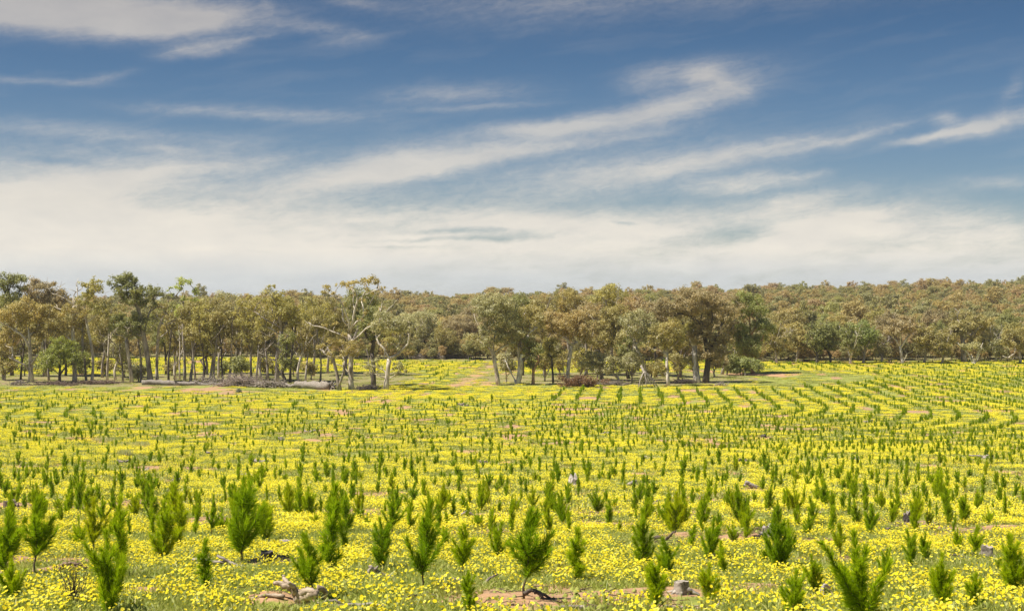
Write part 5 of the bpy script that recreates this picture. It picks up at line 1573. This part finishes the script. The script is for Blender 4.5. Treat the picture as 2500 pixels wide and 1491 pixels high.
def daisies(g, r, n, rad, fr, h0, h1, np_=8, centre=True, tilt=0.45):
    a = r.random(n) * 6.28; d = rad * np.sqrt(r.random(n)) * (0.55 + 0.45 * r.random(n))
    for k in range(n):
        c = np.array([math.cos(a[k]) * d[k], math.sin(a[k]) * d[k], h0 + (h1 - h0) * r.random()])
        R = fr * (0.60 + 0.65 * r.random())
        nz = np.array([r.normal(-0.15, tilt), r.normal(-0.22, tilt), 1.0]); nz /= np.linalg.norm(nz)
        e1 = np.cross(nz, (0.2, 1, 0.1)); e1 /= np.linalg.norm(e1); e2 = np.cross(nz, e1)
        m_ = np_ * 2 if centre else np_
        th = np.arange(m_) / m_ * 6.283 + r.random() * 6
        rr = R * (np.where(np.arange(m_) % 2 == 0, 1.0, 0.72) if centre else 1.0)
        ring = c + (np.cos(th) * rr)[:, None] * e1 + (np.sin(th) * rr)[:, None] * e2 + nz * R * 0.22
        v = np.concatenate([ring, c[None]])
        j = np.arange(m_)
        br = r.normal(0.5, 0.22)
        g.add(v, None, np.stack([j, (j + 1) % m_, np.full(m_, m_)], -1), np.clip(np.concatenate([np.full(m_, br + 0.25), [br - 0.25]]), 0, 1), 0)
        if centre:
            th6 = np.arange(6) / 6 * 6.283
            ring = c + nz * R * 0.16 + (np.cos(th6) * R * 0.27)[:, None] * e1 + (np.sin(th6) * R * 0.27)[:, None] * e2
            j = np.arange(6)
            g.add(np.concatenate([ring, (c + nz * R * 0.24)[None]]), None, np.stack([j, (j + 1) % 6, np.full(6, 6)], -1), 0.5, 1)
            st = np.array([c[0] + r.normal(0, 0.01), c[1] + r.normal(0, 0.01), -0.01])
            sd = np.array([0.0022, 0.001, 0])
            g.add(np.array([st - sd, st + sd, c + sd, c - sd]), [[0, 1, 2, 3]], None, 0.4, 2)


MF = [M_PETAL, M_DISC, M_HERB]
near_p, mid_p, far_p = [], [], []
for k in range(6):
    r_ = np.random.default_rng(300 + k); g = Geo()
    daisies(g, r_, 32, 0.44, 0.0255, 0.06, 0.20)
    blades(g, r_, 130, 0.44, 0.04, 0.13, 0.011, 2, 0.8)
    near_p.append(g.mesh('daisy_patch', MF))
for k in range(5):
    r_ = np.random.default_rng(320 + k); g = Geo()
    daisies(g, r_, 80, 0.66, 0.0235, 0.07, 0.22, 6, False, 0.5)
    blades(g, r_, 110, 0.66, 0.05, 0.14, 0.022, 2, 0.8)
    mid_p.append(g.mesh('daisy_patch', MF))
for k in range(4):
    r_ = np.random.default_rng(340 + k); g = Geo()
    daisies(g, r_, 130, 1.1, 0.034, 0.04, 0.15, 5, False, 0.55)
    blades(g, r_, 60, 1.05, 0.04, 0.11, 0.05, 2, 0.8)
    far_p.append(g.mesh('daisy_patch', MF))

r = np.random.default_rng(44)


def sow(n, y0, y1, margin, pw=1.0):
    y = np.sqrt(y0 * y0 + (y1 * y1 - y0 * y0) * r.random(n))
    x = (r.random(n) * 2 - 1) * (0.362 * y * margin + 2.5)
    fl, so, wd = cover(x, y)
    return x, y, fl, so, wd


FP, FS, FI = [], [], []
allp = near_p + mid_p + far_p
for (n, y0, y1, a, b, o0, g0) in [(6200, 11, 44, 0.75, 1.15, 0, 1.1), (15500, 40, 115, 0.75, 1.2, 6, 1.05), (36000, 108, 312, 0.65, 1.1, 11, 1.0)]:
    x, y, fl, so, wd = sow(n, y0, y1, 1.12)
    k = r.random(n) < np.clip(fl * {0: 0.92, 6: 1.15, 11: 1.4}[o0], 0, 1) ** g0
    for (cx_, cy_, cr_) in CLEAR:
        k &= (x - cx_) ** 2 + (y - cy_) ** 2 > cr_ ** 2
    x, y, fl = x[k], y[k], fl[k]
    FP.append(np.stack([x, y, hgt(x, y)], -1))
    sc = (a + (b - a) * r.random(len(x))) * (0.7 + 0.35 * fl)
    FS.append(np.stack([sc, sc, 0.75 + 0.5 * r.random(len(x))], -1))
    FI.append(o0 + r.integers(0, {0: 6, 6: 5, 11: 4}[o0], len(x)))
FP = np.concatenate(FP); FS = np.concatenate(FS); FI = np.concatenate(FI)
rz = r.normal(0, 0.5, len(FP))
flowers = scatter('daisy_carpet', FP, FS, np.stack([0 * rz, 0 * rz, rz], -1), allp, FI)
tag(flowers, 'carpet of yellow daisies in patches over the whole plantation', 'flowers', kind='stuff')

gp = []
for k in range(5):
    r_ = np.random.default_rng(360 + k); g = Geo()
    blades(g, r_, 150, 0.36, 0.03, 0.12, 0.006, 0, 0.7, 0.1, 1.0)
    blades(g, r_, 40, 0.36, 0.02, 0.07, 0.016, 0, 1.2, 0.0, 0.7)
    gp.append(g.mesh('grass_patch', [M_HERB]))
for k in range(3):
    r_ = np.random.default_rng(370 + k); g = Geo()
    blades(g, r_, 120, 0.9, 0.05, 0.14, 0.03, 0, 0.7, 0.1, 1.0)
    gp.append(g.mesh('grass_patch', [M_HERB]))
pt, ps, pi_ = [], [], []
for (n, y0, y1, i0, i1) in [(6500, 11, 46, 0, 5), (9000, 44, 150, 5, 8), (9000, 140, 300, 5, 8)]:
    x, y, fl, so, wd = sow(n, y0, y1, 1.12)
    k = r.random(n) < np.clip((1 - so * 1.6), 0, 1) * (1 - 0.6 * wd)
    for (cx_, cy_, cr_) in CLEAR:
        k &= (x - cx_) ** 2 + (y - cy_) ** 2 > cr_ ** 2
    x, y = x[k], y[k]
    pt.append(np.stack([x, y, hgt(x, y)], -1))
    sc = 0.8 + 0.5 * r.random(len(x)); ps.append(np.stack([sc, sc, sc], -1)); pi_.append(r.integers(i0, i1, len(x)))
pt = np.concatenate(pt); ps = np.concatenate(ps); pi_ = np.concatenate(pi_)
rz = r.random(len(pt)) * 6.28
grass = scatter('grass', pt, ps, np.stack([0 * rz, 0 * rz, rz], -1), gp, pi_)
tag(grass, 'short green grass and weeds growing between the flowers', 'grass', kind='stuff')

# clods and bits of litter on the bare soil
cl = []
for k in range(4):
    r_ = np.random.default_rng(380 + k); g = Geo()
    for _ in range(26):
        a_, d_ = r_.random() * 6.28, 0.42 * math.sqrt(r_.random())
        c_ = np.array([math.cos(a_) * d_, math.sin(a_) * d_, 0.0])
        R_ = 0.012 + 0.035 * r_.random() ** 2.5
        o_ = np.array([[1, 0, 0], [0, 1, 0], [-1, 0, 0], [0, -1, 0], [0, 0, 1], [0.7, 0.7, 0.6], [-0.7, 0.5, 0.55]]) * R_ * (0.7 + 0.6 * r_.random((7, 1)))
        g.add(c_ + o_, None, [[0, 5, 4], [5, 1, 4], [1, 6, 4], [6, 2, 4], [2, 3, 4], [3, 0, 4], [0, 1, 5], [1, 2, 6]], 0.0, 0)
    for _ in range(9):
        a_ = r_.random() * 6.28
        p0 = np.array([r_.normal(0, 0.25), r_.normal(0, 0.25), 0.012]); p1 = p0 + np.array([math.cos(a_), math.sin(a_), 0.1 * r_.random()]) * (0.06 + 0.2 * r_.random())
        tube(g, wiggle(r_, p0, p1, 4, 0.05), np.linspace(0.007, 0.003, 4), 4, m=1)
    cl.append(g.mesh('clods', [M_GROUND, M_STEM]))
x, y, fl, so, wd = sow(9000, 11, 95, 1.1)
k = r.random(9000) < np.clip(so * 1.1 - 0.1, 0.015, 0.8) * sstep(110, 30, y)
x, y = x[k], y[k]
sc = 0.7 + 0.7 * r.random(len(x)); rz = r.random(len(x)) * 6.28
clods = scatter('soil_litter', np.stack([x, y, hgt(x, y)], -1), np.stack([sc, sc, sc], -1), np.stack([0 * rz, 0 * rz, rz], -1), cl, r.integers(0, 4, len(x)))
tag(clods, 'crumbled clods and dry twigs lying on the bare soil', 'litter', kind='stuff')

# pale grass tussocks on the left
for (px, py, wpx, lab) in [(322, 1090, 44, 'wide pale-green grass tussock in the left mid field'), (370, 1040, 26, 'small pale grass tussock up-slope of the wide one, left'), (255, 1078, 26, 'pale grass tussock left of the wide one'), (305, 1112, 18, 'little pale grass tuft below the wide tussock, left')]:
    X, Y, Z = ground_at(px, py)
    r_ = np.random.default_rng(int(px)); g = Geo()
    R = wpx * Y / F
    blades(g, r_, 420, R, 0.15, 0.50, 0.012, 0, 0.55, 0.2, 1.0)
    o = link('grass_tussock', g.mesh('grass_tussock', [M_STRAW]), None, (X, Y, Z))
    o.scale = (1, 0.8, 1)
    tag(o, lab, 'tussock', 'pale grass tussocks')
# dry brown weed in the left foreground
X, Y, Z = ground_at(178, 1478)
r_ = np.random.default_rng(3)
gw = Geo()
for k in range(26):
    e = np.array([r_.normal(0, 0.13), r_.normal(0, 0.10), 0.22 + 0.28 * r_.random()])
    p_ = wiggle(r_, (0, 0, -0.02), e, 6, 0.04)
    tube(gw, p_, np.linspace(0.006, 0.002, 6), 4)
    for _ in range(4):
        q_ = p_[r_.integers(2, 6)]
        tube(gw, wiggle(r_, q_, q_ + np.array([r_.normal(0, 0.06), r_.normal(0, 0.06), 0.07]), 4, 0.05), np.linspace(0.003, 0.0015, 4), 3)
o = link('dry_weed', gw.mesh('dry_weed', [M_DEAD], True), None, (X, Y, Z), (0.17, 0.13, 0.055))
tag(o, 'wiry dry brown weed left of the bushy seedling in the left foreground', 'weed')
# small dark-green weed bush at the wood's edge
X, Y, Z = ground_at(583, 960)
r_ = np.random.default_rng(4); gl = Geo()
n_ = 500
o_ = r_.normal(0, 1, (n_, 3)); o_ /= np.linalg.norm(o_, axis=1)[:, None]; o_[:, 2] = np.abs(o_[:, 2])
leaves(gl, o_ * np.array([0.5, 0.4, 0.75]) * (0.3 + 0.7 * r_.random((n_, 1))), o_ + r_.normal(0, 0.5, (n_, 3)), np.full(n_, 0.10), np.full(n_, 0.05), r_, r_.random(n_))
o = link('weed_bush', gl.mesh('weed_bush', [M_LEAF]), None, (X, Y, Z), (0.045, 0.05, 0.03))
tag(o, 'small grey-green weed bush on bare soil below the brush pile', 'bush')

# the thin air over the valley
M_HAZE, T = material('valley_air')
pv = T.n('ShaderNodeVolumePrincipled', {'Color': (0.86, 0.88, 0.92, 1), 'Density': 0.00013, 'Anisotropy': 0.25})
T.n('ShaderNodeOutputMaterial', {'Volume': pv.outputs[0]})
hx, hy0, hy1, hz0, hz1 = 2700.0, -420.0, 4500.0, -90.0, 45.0
hv = [(-hx, hy0, hz0), (hx, hy0, hz0), (hx, hy1, hz0), (-hx, hy1, hz0), (-hx, hy0, hz1), (hx, hy0, hz1), (hx, hy1, hz1), (-hx, hy1, hz1)]
hf = np.array([(3, 2, 1, 0), (4, 5, 6, 7), (0, 1, 5, 4), (1, 2, 6, 5), (2, 3, 7, 6), (3, 0, 4, 7)])
hz = link('haze', mesh_from('haze', hv, [hf], [M_HAZE]))
tag(hz, 'thin pale air over the fields and the wooded hillside', 'haze', kind='stuff')
